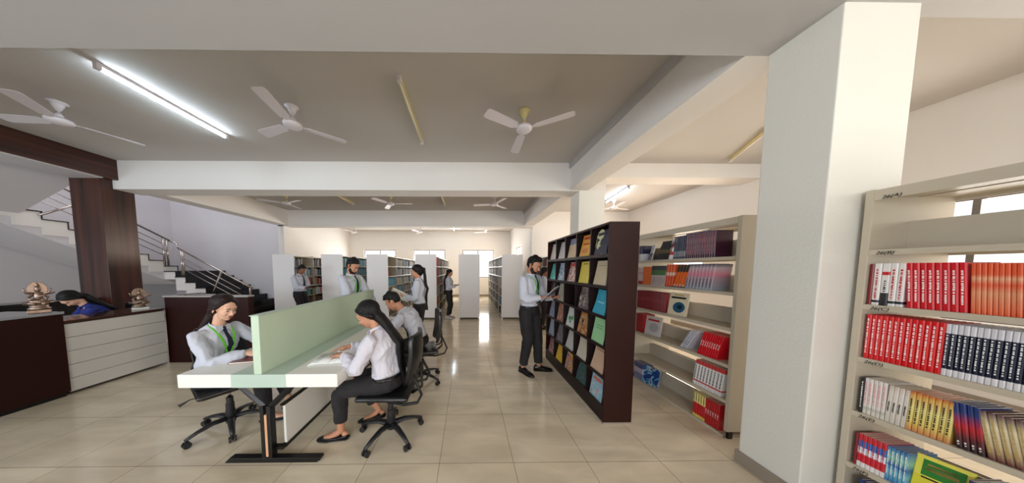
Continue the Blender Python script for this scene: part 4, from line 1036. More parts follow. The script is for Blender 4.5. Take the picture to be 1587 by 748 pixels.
def person(lab, loc, rz, H, sex='m', pelvis=None, neck=None, head=None, look=(1, 0, -0.4), up=(0, 0, 1), hands=None, elbows=None, feet=None, toes=None, knees=None,
           skin_m=None, hair='short', hair_m=None, shirt=None, shoes='black', tie=True, lanyard=False, voxel=0.006, detail=True, handdir=None, palms=None, curl=0.5, beard=False, twist=0.0, build=1.0, sit=False, headscale=1.0):
    s = H / 1.70
    t = thing('person', lab, 'person', loc, rz)
    sk = skin_m; hm = hair_m or M_hair; shirt = shirt or M_shirt
    male = sex == 'm'
    P = V(pelvis or (0, 0, 0.93*s)); N = V(neck or (0.0, 0, 1.44*s)); HC = V(head or (0.03, 0, 1.59*s))
    upv = (N - P).normalized(); lat = V((-math.sin(twist), math.cos(twist), 0)); lat = (lat - upv*lat.dot(upv)).normalized(); fw = lat.cross(upv).normalized()
    shw = (0.185 if male else 0.160) * s * build; hpw = 0.09 * s
    seed = loc[0] * 3.1 + loc[1]
    cv = V(fw) * 0.0
    bodyc = MB(); body = MB(); leg = MB(); shoe = MB()
    # torso sections from hips to neck: (fraction, half width, half depth, forward offset)
    if male: secs = [(-0.10, .150, .105, .0), (0.0, .160, .115, 0), (.22, .148, .108, .008), (.45, .150, .108, .008), (.70, .172, .118, .004), (.88, .176, .105, -.006), (.97, .120, .080, -.006), (1.02, .066, .062, 0.0)]
    else: secs = [(-0.10, .150, .108, .0), (0.0, .160, .115, 0), (.22, .134, .100, .006), (.42, .128, .098, .01), (.66, .148, .122, .014), (.86, .150, .096, -.004), (.97, .105, .072, -.004), (1.02, .058, .055, 0.0)]
    bend = (N - P).length; hunch = 0.0
    sag = max(0.0, upv.x) * 0.10 if sit else 0.0       # rounded back when leaning
    def sp(fr): return P + (N - P)*fr - fw * sag * math.sin(math.pi * max(0, min(1, fr))) * 1.0
    shs = [(0.06, .142, .106, .004), (0.11, .150, .114, .005), (0.16, .158, .122, .006)] + [(f, w*1.06, d*(1.10 if f < 0.9 else 1.0), o) for f, w, d, o in secs if f > 0.2]
    tor = MB(); tor.tube([sp(f) + fw*(o*s) for f, w, d, o in shs], [(w*s*build, d*s*build) for f, w, d, o in shs], 24, side=lat)
    top = MB(); top.v, top.f, top.m = list(tor.v), list(tor.f), list(tor.m)
    core = body
    core.tube([sp(f) + fw*(o*s) for f, w, d, o in secs], [(w*s*.88*build, d*s*.86*build) for f, w, d, o in secs], 20, side=lat)
    # neck and head
    fM = frame(look, up); hs = s * 1.0 * headscale
    def hp(x, y, z): return HC + fM @ (V((x, y, z)) * hs)
    core.tube([N - upv*0.04*s, N + (hp(-0.02, 0, -0.06) - N)*0.5, hp(-0.022, 0, -0.05)], [(.058 if male else .048)*s, (.054 if male else .043)*s, (.054 if male else .046)*s], 14)
    hw = 0.074 if male else 0.071
    core.ell(hp(-0.014, 0, 0.028), (0.096*hs, hw*hs, 0.088*hs), fM, nu=22, nv=14)
    core.ell(hp(0.030, 0, -0.028), (0.062*hs, (0.060 if male else 0.056)*hs, 0.082*hs), fM, nu=20, nv=12)
    core.ell(hp(0.050, 0, -0.086), (0.032*hs, (0.030 if male else 0.024)*hs, 0.024*hs), fM)
    core.ell(hp(0.010, 0, -0.070), (0.055*hs, (0.054 if male else 0.046)*hs, 0.034*hs), fM)
    core.ell(hp(0.074, 0, 0.030), (0.022*hs, 0.048*hs, 0.022*hs), fM)
    for q in (-1, 1):
        core.ell(hp(0.062, q*0.034, -0.030), (0.024*hs, 0.020*hs, 0.022*hs), fM)
        core.ell(hp(0.080, q*0.026, 0.016), (0.012*hs, 0.022*hs, 0.006*hs), fM)
        core.ell(hp(-0.006, q*0.078, -0.012), (0.018*hs, 0.007*hs, 0.031*hs), fM @ rotv('Z', q*0.35))
    core.tube([hp(0.086, 0, 0.010), hp(0.098, 0, -0.012), hp(0.108, 0, -0.030), hp(0.094, 0, -0.040)], [0.007*hs, 0.0085*hs, 0.0125*hs, 0.008*hs], 8)
    for q in (-1, 1): core.ell(hp(0.096, q*0.011, -0.034), (0.010*hs, 0.008*hs, 0.007*hs), fM)
    core.ell(hp(0.086, 0, -0.060), (0.010*hs, 0.024*hs, 0.009*hs), fM)
    # arms
    wr = []
    for i, q in enumerate((1, -1)):                 # left, right
        S = N - upv*(0.055*s) + lat*(q*shw)
        tgt = V(hands[i]); el, wri = ik(S, tgt, 0.285*s, 0.245*s, V(elbows[i]) if elbows else V((-0.3, q*0.35, -1)))
        fore = (wri - el).normalized(); wr.append((wri, el, S, fore))
        ra = (0.052 if male else 0.044) * s * build
        core.tube([S, (S + el)/2, el, (el*2 + wri)/3, wri], [ra*.86, ra*.80, ra*.66, ra*.66, 0.024*s], 12)
        hd = V(handdir[i]) if handdir else fore
        pn = V(palms[i]) if palms else V((0, 0, -1))
        add_hand(core, wri, hd, pn, -q, 0.98*s, curl)
        mid = (S + el)/2
        top.tube([N - upv*0.07*s + lat*q*0.04*s, S + upv*0.0 , S + (el - S)*0.15], [(0.06*s, 0.05*s), ra*1.22, ra*1.30], 14)
        top.ell(S, (ra*1.18,)*3)
        ce = wri - fore*0.012*s
        top.tube([S, S + (el - S)*.2, mid, el - (el - S)*.06, el + fore*0.03, el + (wri - el)*.45, el + (wri - el)*.78, ce - fore*0.035*s, ce], [ra*1.16, ra*1.26, ra*1.26, ra*1.24, ra*1.26, ra*1.20, ra*1.08, ra*0.94, ra*0.84], 14)
    # legs
    for i, q in enumerate((1, -1)):
        hip = P + lat*(q*hpw) - upv*0.02*s
        an = V(feet[i]); kn, an = ik(hip, an, 0.425*s, 0.415*s, V(knees[i]) if knees else V((1, 0, 0.1)))
        sh = (an - kn).normalized(); td = V(toes[i]).normalized()
        core.tube([hip, (hip + kn)/2, kn, kn + (an - kn)*.35, an], [0.070*s, 0.062*s, 0.048*s, 0.046*s, 0.030*s], 12)
        bt = an - V((0, 0, 0.0))
        heel = an - td*0.035*s - V((0, 0, 0.045*s)); toe = an + td*0.165*s - V((0, 0, 0.058*s))
        latf = td.cross(V((0, 0, 1))).normalized()
        core.tube([an + sh*(-0.06), an, an + td*0.035*s - V((0, 0, 0.025*s)), an + td*0.09*s - V((0, 0, 0.045*s)), an + td*0.15*s - V((0, 0, 0.056*s))], [0.030*s, 0.031*s, (0.034*s, 0.030*s), (0.036*s, 0.020*s), (0.026*s, 0.013*s)], 12, side=latf)
        core.ell(heel + V((0, 0, 0.005)), (0.03*s, 0.027*s, 0.028*s))
        # trousers
        cut = 0.045 if male else (0.10 if shoes == 'flats' else 0.05)
        end = an - sh*cut*s
        rt = 1.0 if male else 0.95
        leg.tube([hip + upv*0.03, hip + (kn - hip)*.12, hip + (kn - hip)*.5, kn - (kn - hip)*.08, kn + sh*0.05, kn + (end - kn)*.5, end - sh*0.01, end], [0.094*s*rt, 0.102*s*rt, 0.094*s*rt, 0.080*s*rt, 0.077*s*rt, 0.070*s*rt, 0.063*s*rt, 0.062*s*rt], 16)
        # shoes
        z0 = an.z - 0.075*s
        rk = td; base = an - V((0, 0, 0.078*s))
        m3 = Matrix((td, latf, td.cross(latf))).transposed()
        sm = MB()
        def ring(x, w, h, z=0.0):
            return [base + td*(x*s) + latf*(w*s*math.cos(a)) + V((0, 0, 1))*((z + h*(0.5 + 0.5*math.sin(a)))*s) for a in [2*math.pi*j/14 for j in range(14)]]
        if shoes == 'flats':
            sm.tube_rings([ring(-0.062, 0.018, 0.045), ring(-0.05, 0.030, 0.052), ring(-0.02, 0.034, 0.040), ring(0.03, 0.036, 0.026), ring(0.08, 0.041, 0.030), ring(0.13, 0.038, 0.034), ring(0.17, 0.026, 0.026), ring(0.19, 0.010, 0.014)])
            sm.tube([base + td*(-0.055*s) + V((0, 0, 0.05*s)), base + td*(-0.02*s) + latf*0.028*s + V((0, 0, 0.045*s)), base + td*(0.06*s) + latf*0.036*s + V((0, 0, 0.03*s))], 0.005, 6)
        else:
            sm.tube_rings([ring(-0.068, 0.018, 0.055), ring(-0.055, 0.034, 0.085), ring(-0.01, 0.039, 0.100), ring(0.035, 0.039, 0.088), ring(0.08, 0.044, 0.062), ring(0.14, 0.045, 0.048), ring(0.19, 0.034, 0.036), ring(0.212, 0.014, 0.02)])
        bk = bake(sm, 'shoe', M_whiteshoe if shoes == 'white' else M_shoe, 0.006 if detail else 0.010, 2, parent=t)
        if detail:
            so_ = MB(); so_.tube_rings([[base + td*(x*s) + latf*(w*s*sgn) + V((0, 0, z_)) for sgn, z_ in ((-1, -0.002), (1, -0.002), (1, 0.009), (-1, 0.009))] for x, w in ((-0.07, 0.022), (-0.05, 0.036), (0.04, 0.038), (0.12, 0.047), (0.19, 0.034), (0.214, 0.014))])
            so_.build('sole', M_blackplastic if shoes != 'white' else M_whiteshoe, bk)
    bake(core, 'body', sk, voxel, 3, parent=t)
    leg.tube([sp(-0.16), sp(-0.06), sp(0.05), sp(0.10)], [(0.152*s*build, 0.116*s*build), (0.174*s*build, 0.134*s*build), (0.172*s*build, 0.134*s*build), (0.162*s*build, 0.129*s*build)], 22, side=lat)
    bake(leg, 'trousers', M_trouser, max(voxel, 0.009), 6, 0.006, seed, t)
    # shirt: keep its hem at the belt
    tt = MB(); tt.v, tt.f, tt.m = top.v[:], top.f[:], top.m[:]
    k0 = 24 * 1
    shirt_o = bake(tt, 'shirt', shirt, max(voxel, 0.007), 4, 0.012, seed + 3, t)
    bl = MB(); bl.tube([sp(0.065), sp(0.125)], [(0.1640*s*build, 0.131*s*build), (0.162*s*build, 0.130*s*build)], 24, side=lat); bake(bl, 'belt', M_belt, 0.008, 1, parent=t)
    # collar
    cr = (0.066 if male else 0.058) * s
    co = MB(); nk = N + upv*0.012*s
    ringp = [nk + lat*(cr*math.sin(a)) + fw*(cr*1.02*math.cos(a) + 0.004*s) + upv*(0.016*s*(1 - math.cos(a))/2*1.6 - 0.018*s) for a in [0.32 + (2*math.pi - 0.64)*j/16 for j in range(17)]]
    co.tube(ringp, [(0.020*s, 0.005*s)]*17, 6, side=upv)
    for q in (-1, 1):
        a0 = nk + lat*(q*cr*0.35) + fw*(cr*1.0) - upv*0.014*s
        co.add([a0 + upv*0.016*s - lat*q*0.012*s, a0 + lat*q*0.04*s - fw*0.012*s + upv*0.016*s, a0 + lat*q*0.040*s - upv*0.045*s + fw*0.022*s, a0 - lat*q*0.010*s - upv*0.012*s + fw*0.010*s,
                a0 + upv*0.016*s - lat*q*0.012*s + fw*0.006, a0 + lat*q*0.04*s - fw*0.006*s + upv*0.016*s, a0 + lat*q*0.040*s - upv*0.045*s + fw*0.028*s, a0 - lat*q*0.010*s - upv*0.012*s + fw*0.017*s],
               [(0, 1, 2, 3), (7, 6, 5, 4), (0, 4, 5, 1), (1, 5, 6, 2), (2, 6, 7, 3), (3, 7, 4, 0)])
    co.build('collar', shirt, t)
    fr_ = [.98, .90, .80, .68, .55, .42, .30, .20]
    def depth(f):
        for (f0, w0, d0, o0), (f1, w1, d1, o1) in zip(secs[:-1], secs[1:]):
            if f0 <= f <= f1:
                u = (f - f0)/(f1 - f0); return ((d0 + (d1 - d0)*u)*build + (o0 + (o1 - o0)*u))*s
        return 0.1*s
    from mathutils.bvhtree import BVHTree
    sm_ = shirt_o.data; tree = BVHTree.FromPolygons([v.co for v in sm_.vertices], [p.vertices[:] for p in sm_.polygons])
    def front(f, off, lift=0.006):
        o_ = sp(f) + lat*off; h = tree.ray_cast(o_ + fw*0.45, -fw)
        return (h[0] if h[0] is not None and (h[0] - o_).length < 0.3 else o_ + fw*depth(f)) + fw*lift
    if tie:
        tm = MB(); pts = [front(f, 0, 0.010) for f in fr_]; wd = [0.018, 0.014, 0.019, 0.024, 0.028, 0.031, 0.034, 0.012]
        tm.tube(pts, [(w*s, 0.003) for w in wd], 4, side=lat); tm.ell(pts[0], (0.014*s, 0.017*s, 0.018*s), frame(fw, upv)); tm.build('tie', M_tie, t)
    if lanyard:
        lm = MB()
        for q in (-1, 1):
            pts = [N + lat*q*0.060*s + upv*0.022*s - fw*0.02] + [front(f, q*w_*s, 0.013) for f, w_ in ((.955, .068), (.86, .058), (.74, .044), (.62, .030), (.50, .016), (.42, .006))]
            lm.tube(pts, [(0.0095, 0.002)]*len(pts), 4, side=lat)
        lo2 = lm.build('lanyard', M_lan, t)
        cp = front(.36, 0, 0.016); cm_ = MB().tube([cp + upv*0.04, cp - upv*0.045], [(0.027, 0.002)]*2, 4, side=lat); cm_.build('id_card', M_card, lo2)
    # face parts
    if detail:
        for q in (-1, 1):
            e = MB().ell(hp(0.079, q*0.030, 0.001), (0.0090*hs, 0.0125*hs, 0.0042*hs), fM).build('eye', M_eye, t, smooth=True)
            MB().ell(hp(0.0865, q*0.030, -0.0015), (0.003*hs, 0.0058*hs, 0.0040*hs), fM).build('iris', M_ink, e, smooth=True)
            MB().tube([hp(0.083, q*0.014, -0.002), hp(0.090, q*0.024, 0.003), hp(0.089, q*0.036, 0.003), hp(0.078, q*0.046, -0.003)], [0.0012*hs, 0.0022*hs, 0.0022*hs, 0.0012*hs], 6).build('eyelid', M_brow, t, smooth=True)
            MB().tube([hp(0.092, q*0.012, 0.020), hp(0.093, q*0.028, 0.026), hp(0.082, q*0.047, 0.020)], [(0.0036*hs, 0.002*hs), (0.004*hs, 0.002*hs), (0.0015*hs, 0.001*hs)], 6).build('eyebrow', M_brow, t, smooth=True)
        MB().ell(hp(0.094, 0, -0.056), (0.006*hs, 0.021*hs, 0.0045*hs), fM).ell(hp(0.093, 0, -0.065), (0.0065*hs, 0.018*hs, 0.0055*hs), fM).build('lips', M_lip, t, smooth=True)
    if beard:
        bb = MB()
        for a in range(-6, 7):
            an_ = a * 0.23; bb.ell(hp(0.012 + 0.062*math.cos(an_), 0.061*math.sin(an_), -0.070 - 0.016*math.cos(an_) + (0.02 if abs(a) > 4 else 0)), (0.017*hs, 0.014*hs, (0.020 + (0.012 if abs(a) > 3 else 0))*hs), fM)
        bb.ell(hp(0.092, 0, -0.048), (0.008*hs, 0.026*hs, 0.0045*hs), fM)
        bake(bb, 'beard', M_hair, 0.005, 1, 0.002, seed, t)
    hh = MB()
    if hair == 'short':
        hh.ell(hp(-0.030, 0, 0.050), (0.098*hs, 0.081*hs, 0.080*hs), fM @ rotv('Y', -0.42), nu=20, nv=12)
        hh.ell(hp(-0.055, 0, 0.004), (0.060*hs, 0.073*hs, 0.070*hs), fM)
        for k, (x, y_, z_, r_) in enumerate(((0.056, -.03, .092, .026), (0.060, .0, .098, .030), (0.054, .032, .092, .026), (0.03, 0.0, .112, .045), (0.02, -.04, .10, .038), (0.02, .04, .10, .038), (-.03, 0, .118, .046))):
            hh.ell(hp(x, y_, z_), (r_*hs, r_*0.9*hs, r_*0.7*hs), fM)
        for q in (-1, 1): hh.tube([hp(0.012, q*0.070, 0.03), hp(0.006, q*0.072, -0.008)], [0.014*hs, 0.008*hs], 8)
    else:
        hh.ell(hp(-0.034, 0, 0.046), (0.103*hs, 0.086*hs, 0.086*hs), fM @ rotv('Y', -0.45), nu=20, nv=12)
        hh.ell(hp(-0.052, 0, -0.010), (0.066*hs, 0.080*hs, 0.084*hs), fM)
        if hair == 'low': hh.ell(hp(-0.066, 0, -0.055), (0.050*hs, 0.066*hs, 0.075*hs), fM)
        for q in (-1, 1):
            hh.tube([hp(0.060, q*0.010, 0.096), hp(0.050, q*0.050, 0.070), hp(0.022, q*0.074, 0.030), hp(-0.018, q*0.078, -0.008), hp(-0.06, q*0.06, -0.04)], [(0.016*hs, 0.010*hs), (0.018*hs, 0.011*hs), (0.020*hs, 0.012*hs), 0.024*hs, 0.03*hs], 8)
    if hair != 'low': bake(hh, 'hair', hm, 0.0065 if detail else 0.009, 2, 0.0035, seed + 9, t)
    if hair != 'short':
        pt = MB(); 
        if hair == 'low':     # long hair drawn together low and falling down the back
            st = hp(-0.060, 0, -0.02); pts = [st, hp(-0.085, 0, -0.085)]; rs = [(0.050*hs, 0.044*hs), (0.058*hs, 0.044*hs)]
        else:
            st = hp(-0.10, 0, 0.045); pts = [st, hp(-0.145, 0, 0.02)]; rs = [0.026*hs, (0.034*hs, 0.030*hs)]
        L = 0.50 if hair in ('low', 'long') else 0.34
        for k in range(1, 9):
            f = k/8; fr2 = 0.93 - f * (L / max(0.3, bend)) * 1.05
            q_ = sp(fr2) - fw*(depth(max(-0.1, fr2))*1.0 + (0.026 if hair == 'low' else 0.02)*s) + lat*(0.012*math.sin(f*3))
            pts.append(q_); r_ = ((0.062 if hair == 'low' else 0.046) - 0.022*f) * s
            rs.append((r_*1.25, r_*0.62))
        pt.tube(pts, rs, 12, side=lat)
        if hair == 'low':
            pt.add(hh.v, hh.f); po = bake(pt, 'hair', hm, 0.0065 if detail else 0.009, 7, 0.0045, seed + 4, t)
        else: po = bake(pt, 'ponytail', hm, 0.007, 3, 0.006, seed + 4, t)
        if hair == 'high' or hair == 'long':
            MB().ell(hp(-0.108, 0, 0.042), (0.018*hs, 0.032*hs, 0.032*hs), fM).build('hair_band', M_belt, po, smooth=True)
    return t

S_fair = skin('light', (222, 172, 146)); S_mid = skin('medium', (190, 134, 104)); S_dark = skin('deep', (142, 90, 66))
# --- girl at the left side of the desk; local x points right across the desk
person('girl with brown ponytail and green lanyard, seated left of the green partition', (-2.42, 2.12, 0), R(-3), 1.66, 'f',
       pelvis=(-0.02, 0, 0.55), neck=(0.05, -0.01, 1.03), head=(0.14, -0.02, 1.205), look=(1, -0.10, -0.36), hands=((0.44, 0.12, 0.805), (0.41, -0.08, 0.80)),
       elbows=((-0.2, 0.7, -0.6), (-0.3, -0.7, -0.8)), feet=((0.38, 0.36, 0.085), (0.34, 0.14, 0.085)), toes=((1, 0.3, 0), (1, 0.3, 0)), knees=((0.4, 0, 1), (0.4, 0, 1)), build=1.02,
       skin_m=S_fair, hair='low', hair_m=M_hairb, shirt=M_shirt, lanyard=True, voxel=0.005, handdir=((0.9, -0.25, -0.1), (0.95, 0.25, -0.05)), palms=((0, -0.5, -1), (0, 0.6, -0.8)), curl=0.75, sit=True, shoes='flats')
ob = thing('smartphone', 'white phone standing upright in the seated girl\'s hands at the partition', 'phone', (-1.93, 2.10, 0.752), R(10))
MB().box((-0.004, -0.036, 0.0), (0.004, 0.036, 0.10)).build('case', M_paper, ob, bevel=0.003)
MB().box((-0.0055, -0.032, 0.005), (-0.004, 0.032, 0.095)).build('screen', M_granite, ob)
ob = thing('notebook', 'dark red edged notebook lying in front of the seated girl', 'notebook', (-1.98, 2.02, 0.751), R(12))
MB().box((-0.10, -0.12, 0), (0.10, 0.12, 0.002)).box((-0.10, -0.12, 0.012), (0.10, 0.12, 0.014)).box((-0.10, -0.12, 0.002), (-0.097, 0.12, 0.012)).build('cover', K('maroon_board', (110, 50, 56)), ob)
MB().box((-0.096, -0.118, 0.002), (0.098, 0.118, 0.012)).build('pages', M_page, ob)
# --- woman nearest on the right side of the desk (faces -X)
person('woman in pale striped shirt with black ponytail, seated nearest right, reading papers', (-0.74, 2.03, 0), R(180), 1.66, 'f',
       pelvis=(-0.0, 0, 0.56), neck=(0.10, 0.0, 1.01), head=(0.175, 0.0, 1.15), look=(1, 0.05, -0.62), hands=((0.37, 0.06, 0.80), (0.42, -0.12, 0.81)),
       elbows=((-0.35, 0.6, -0.8), (-0.3, -0.7, -0.7)), feet=((0.43, 0.05, 0.085), (0.18, -0.20, 0.115)), toes=((1, 0.10, 0), (0.95, 0.15, -0.15)), knees=((0.7, 0.1, 1), (0.9, -0.1, 0.6)), build=1.12,
       skin_m=S_mid, hair='low', hair_m=M_hair, shirt=M_shirts, lanyard=False, voxel=0.005, handdir=((1, -0.15, -0.12), (1, 0.3, -0.1)), palms=((0, -0.1, -1), (0, 0.2, -1)), curl=0.35, sit=True, shoes='flats')
pp = thing('open_book', 'open white printed papers spread under the striped-shirt woman\'s hands', 'book', (-1.21, 1.99, 0.751), R(8))
def sheet(x0, x1, y0, y1, z, lift, n=8):
    mb = MB(); vs = []; k = n + 1
    for i in range(k):
        u = i/n
        for y in (y0, y1): vs.append((x0 + (x1 - x0)*u, y, z + lift*math.sin(math.pi*(0.15 + 0.85*u))))
    b = len(vs); vs += [(x, y, zz - 0.004 - (zz - z)*0.0) for x, y, zz in vs]
    fs = []
    for i in range(n):
        a = 2*i; fs += [(a, a+2, a+3, a+1), (b+a, b+a+1, b+a+3, b+a+2), (a, b+a, b+a+2, a+2), (a+1, a+3, b+a+3, b+a+1)]
    fs += [(0, 1, b+1, b), (2*n, b+2*n, b+2*n+1, 2*n+1)]
    return mb.add(vs, fs)
def print_lines(par, x0, x1, y0, y1, z, n, along='x'):
    g = MB(); r_ = random.Random(3)
    for i in range(n):
        y = y0 + (y1 - y0)*(i + 0.5)/n; xe = x0 + (x1 - x0)*r_.uniform(0.75, 1)
        g.box((x0, y, z), (xe, y + 0.0022, z + 0.0006))
    g.build('print', K('text_grey', (120, 120, 125)), par)
for a, b in ((-0.16, 0.0), (0.16, 0.0)):
    pgo = sheet(b, a, -0.13, 0.12, 0.006, 0.012).build('page', M_paper, pp, smooth=True)
print_lines(pp, -0.14, -0.03, -0.11, 0.10, 0.0165, 12); print_lines(pp, 0.03, 0.14, -0.11, 0.10, 0.0165, 12)
tp = thing('paper_sheet', 'loose white sheet lifted at a corner beside the open papers', 'paper', (-1.13, 2.17, 0.753), R(-20))
sheet(-0.12, 0.10, -0.09, 0.09, 0.004, 0.02).build('sheet', M_paper, tp, smooth=True)
# --- man writing further along the desk
person('man in grey shirt seated bent over the desk behind the striped-shirt woman', (-0.70, 3.06, 0), R(180), 1.72, 'm',
       pelvis=(-0.02, 0, 0.57), neck=(0.20, 0.0, 0.985), head=(0.335, 0.0, 1.12), look=(1, 0.0, -0.85), hands=((0.44, 0.16, 0.80), (0.46, -0.10, 0.80)),
       elbows=((-0.1, 0.8, -0.6), (-0.1, -0.8, -0.6)), feet=((0.36, 0.12, 0.085), (0.05, -0.14, 0.085)), toes=((1, 0.1, 0), (1, -0.1, 0)), knees=((0.6, 0, 1), (0.6, 0, 1)),
       skin_m=S_mid, shirt=M_shirt, voxel=0.006, curl=0.6, sit=True, detail=True)
np_ = thing('exercise_book', 'white exercise book under the bent man\'s hands on the desk', 'book', (-1.18, 3.04, 0.751), R(4))
MB().box((-0.11, -0.14, 0), (0.11, 0.14, 0.002)).build('cover', K('blue_board', (70, 90, 150)), np_); MB().box((-0.108, -0.138, 0.002), (0.108, 0.138, 0.010)).build('pages', M_paper, np_)
# --- standing man behind the partition
person('standing man with green lanyard behind the far end of the green partition, looking down', (-1.97, 3.72, 0), R(-12), 1.73, 'm',
       neck=(0.03, 0, 1.46), head=(0.075, 0, 1.61), look=(1, -0.1, -0.55), hands=((0.36, 0.14, 0.98), (0.33, -0.16, 0.98)), elbows=((-0.8, 0.3, -0.5), (-0.8, -0.3, -0.5)),
       feet=((0.0, 0.10, 0.082), (-0.02, -0.10, 0.082)), toes=((1, 0.15, 0), (1, -0.15, 0)), skin_m=S_mid, lanyard=True, voxel=0.0065, beard=True)
# --- woman with the magazine
person('standing woman with high black ponytail holding an open magazine beyond the desk', (-0.86, 3.98, 0), R(184), 1.64, 'f',
       neck=(0.02, 0, 1.375), head=(0.05, 0, 1.515), look=(1, 0.0, -0.30), hands=((0.27, 0.10, 1.08), (0.30, -0.10, 1.05)), elbows=((-0.7, 0.35, -0.8), (-0.7, -0.35, -0.8)),
       feet=((0.0, 0.08, 0.08), (-0.03, -0.08, 0.08)), toes=((1, 0.1, 0), (1, -0.1, 0)), skin_m=S_mid, hair='long', shirt=M_shirt, tie=True, voxel=0.0065, curl=0.7, palms=((0, -1, 0.6), (0, 1, 0.6)))
def open_book(name, lab, loc, rot, w, h, covm, pagem, th=0.012, cat='book'):
    t = thing(name, lab, cat, loc); t.rotation_euler = rot
    for q in (-1, 1):
        mb = MB(); n = 6; vs = []
        for i in range(n + 1):
            u = i/n
            for x in (-h/2, h/2): vs.append((x, q*w*u, th*math.sin(math.pi*min(1, 0.25 + 0.75*u))*0.9))
        b = len(vs); vs += [(x, y, -0.001) for x, y, z in vs]; fs = []
        for i in range(n):
            a = 2*i; fs += [(a, a+2, a+3, a+1), (b+a, b+a+1, b+a+3, b+a+2), (a, b+a, b+a+2, a+2), (a+1, a+3, b+a+3, b+a+1)]
        fs += [(0, 1, b+1, b), (2*n, b+2*n, b+2*n+1, 2*n+1)]
        mb.add(vs, fs); mb.build('page_block', pagem, t, smooth=False)
    MB().box((-h/2 - 0.003, -w - 0.003, -0.004), (h/2 + 0.003, w + 0.003, -0.001)).build('cover', covm, t)
    return t
open_book('magazine', 'large open newspaper-like magazine in the ponytailed woman\'s hands beside the desk', (-1.20, 3.93, 1.115), (R(-14), R(-28), R(200)), 0.20, 0.30, blotch('newsprint', [c(222, 218, 200), c(206, 200, 170), c(120, 140, 170), c(214, 205, 165)], 3), blotch('newsprint_pages', [c(226, 222, 206), c(216, 208, 170), c(228, 224, 210), c(205, 205, 200)], 4), cat='magazine')
# --- boy reading by the leftmost case
person('boy reading an open book beside the leftmost white bookcase, far left', (-4.62, 6.15, 0), R(-8), 1.68, 'm',
       pelvis=(0.0, 0, 0.90), neck=(0.02, 0, 1.40), head=(0.09, 0, 1.54), look=(1, -0.1, -0.55), hands=((0.30, 0.10, 1.05), (0.30, -0.10, 1.05)), elbows=((-0.7, 0.35, -0.8), (-0.7, -0.35, -0.8)),
       feet=((0.20, 0.10, 0.08), (0.26, -0.10, 0.08)), toes=((1, 0.1, 0), (1, -0.1, 0)), skin_m=S_dark, voxel=0.009, detail=False, palms=((0, 0, 1), (0, 0, 1)), curl=0.4)
open_book('book', 'open white book in the hands of the boy at the far left', (-4.26, 6.10, 1.075), (0, R(-24), R(-8)), 0.15, 0.22, M_brownlam, M_paper)
# --- far woman
person('small distant woman in white shoes reading in the aisle beside the red binders', (-0.60, 6.98, 0), R(-6), 1.55, 'f',
       neck=(0.01, 0, 1.30), head=(0.04, 0, 1.435), look=(1, -0.1, -0.35), hands=((0.24, 0.08, 1.05), (0.25, -0.08, 1.04)), elbows=((-0.7, 0.35, -0.8), (-0.7, -0.35, -0.8)),
       feet=((0.0, 0.08, 0.075), (-0.03, -0.08, 0.075)), toes=((1, 0.1, 0), (1, -0.3, 0)), skin_m=S_mid, hair='bun' if False else 'low', shirt=M_shirt, tie=False, voxel=0.009, detail=False, palms=((0, 0, 1), (0, 0, 1)), shoes='white', curl=0.5)
open_book('booklet', 'small white booklet held by the distant woman in the aisle', (-0.29, 6.95, 1.085), (0, R(-20), R(-6)), 0.08, 0.15, M_paper, M_paper, cat='booklet')
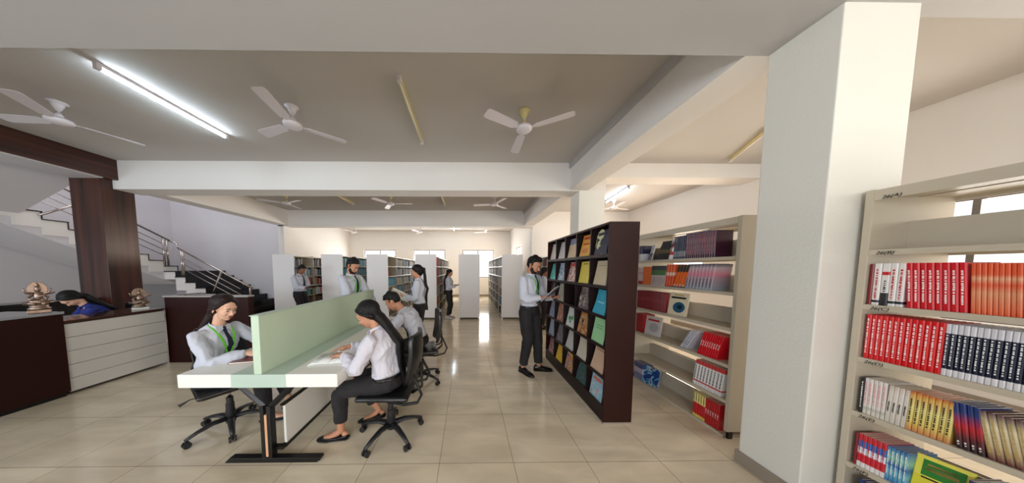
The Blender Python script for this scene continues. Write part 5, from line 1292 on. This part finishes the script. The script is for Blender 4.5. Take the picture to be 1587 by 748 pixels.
# --- bearded man with the blue book
person('bearded man with green lanyard standing at the dark rack, reading a blue book', (0.93, 3.34, 0), R(-50), 1.75, 'm',
       neck=(0.02, 0, 1.475), head=(0.075, 0.0, 1.62), look=(1, 0.02, -0.50), hands=((0.30, 0.16, 1.15), (0.25, -0.06, 1.16)), elbows=((-0.6, 0.5, -0.8), (-0.6, -0.6, -0.8)),
       feet=((0.10, 0.12, 0.082), (-0.02, -0.11, 0.082)), toes=((0.75, 0.75, 0), (1, -0.15, 0)), skin_m=S_mid, lanyard=True, voxel=0.005, palms=((0.0, 0, 1), (0.1, 0.2, 1)), handdir=((0.8, -0.5, 0.1), (0.85, 0.5, 0.1)), curl=0.5, beard=True, build=0.95)
open_book('book', 'thick blue covered book open in the bearded man\'s hands', (1.175, 3.13, 1.215), (R(8), R(-46), R(-42)), 0.17, 0.25, K('deep_blue_board', (40, 50, 110)), M_paper, th=0.018)
# --- woman behind the rack
person('woman half hidden behind the dark rack, standing beside the cream bookcase', (1.95, 5.72, 0), R(-10), 1.60, 'f',
       neck=(0.01, 0, 1.345), head=(0.04, 0, 1.485), look=(1, -0.15, -0.35), hands=((0.26, 0.08, 1.10), (0.26, -0.08, 1.10)), elbows=((-0.7, 0.35, -0.8), (-0.7, -0.35, -0.8)),
       feet=((0.0, 0.08, 0.075), (-0.03, -0.08, 0.075)), toes=((1, 0.1, 0), (1, -0.1, 0)), skin_m=S_dark, hair='low', shirt=M_shirt, voxel=0.009, detail=False, palms=((0, 0, 1), (0, 0, 1)), curl=0.5)
# --- person bent behind the reception desk
person('person in a royal blue top bent forward behind the reception counter, mostly hidden', (-5.93, 3.60, 0), R(-112), 1.62, 'f',
       pelvis=(-0.10, 0, 0.56), neck=(0.10, 0.0, 0.99), head=(0.20, 0.02, 1.12), look=(0.5, 0.1, -1), hands=((0.32, 0.20, 0.80), (0.32, -0.20, 0.80)), elbows=((-0.2, 0.8, -0.5), (-0.2, -0.8, -0.5)),
       feet=((0.30, 0.12, 0.08), (0.30, -0.12, 0.08)), toes=((1, 0, 0), (1, 0, 0)), knees=((0.5, 0, 1), (0.5, 0, 1)), skin_m=S_fair, hair='low', shirt=M_bluecloth, tie=False, voxel=0.009, detail=False, sit=True)
sc_ = copy_tree(chB); sc_.location = (-5.92, 3.66, 0); sc_.rotation_euler = (0, 0, R(-112)); sc_['label'] = 'black swivel chair behind the reception counter under the person in blue'
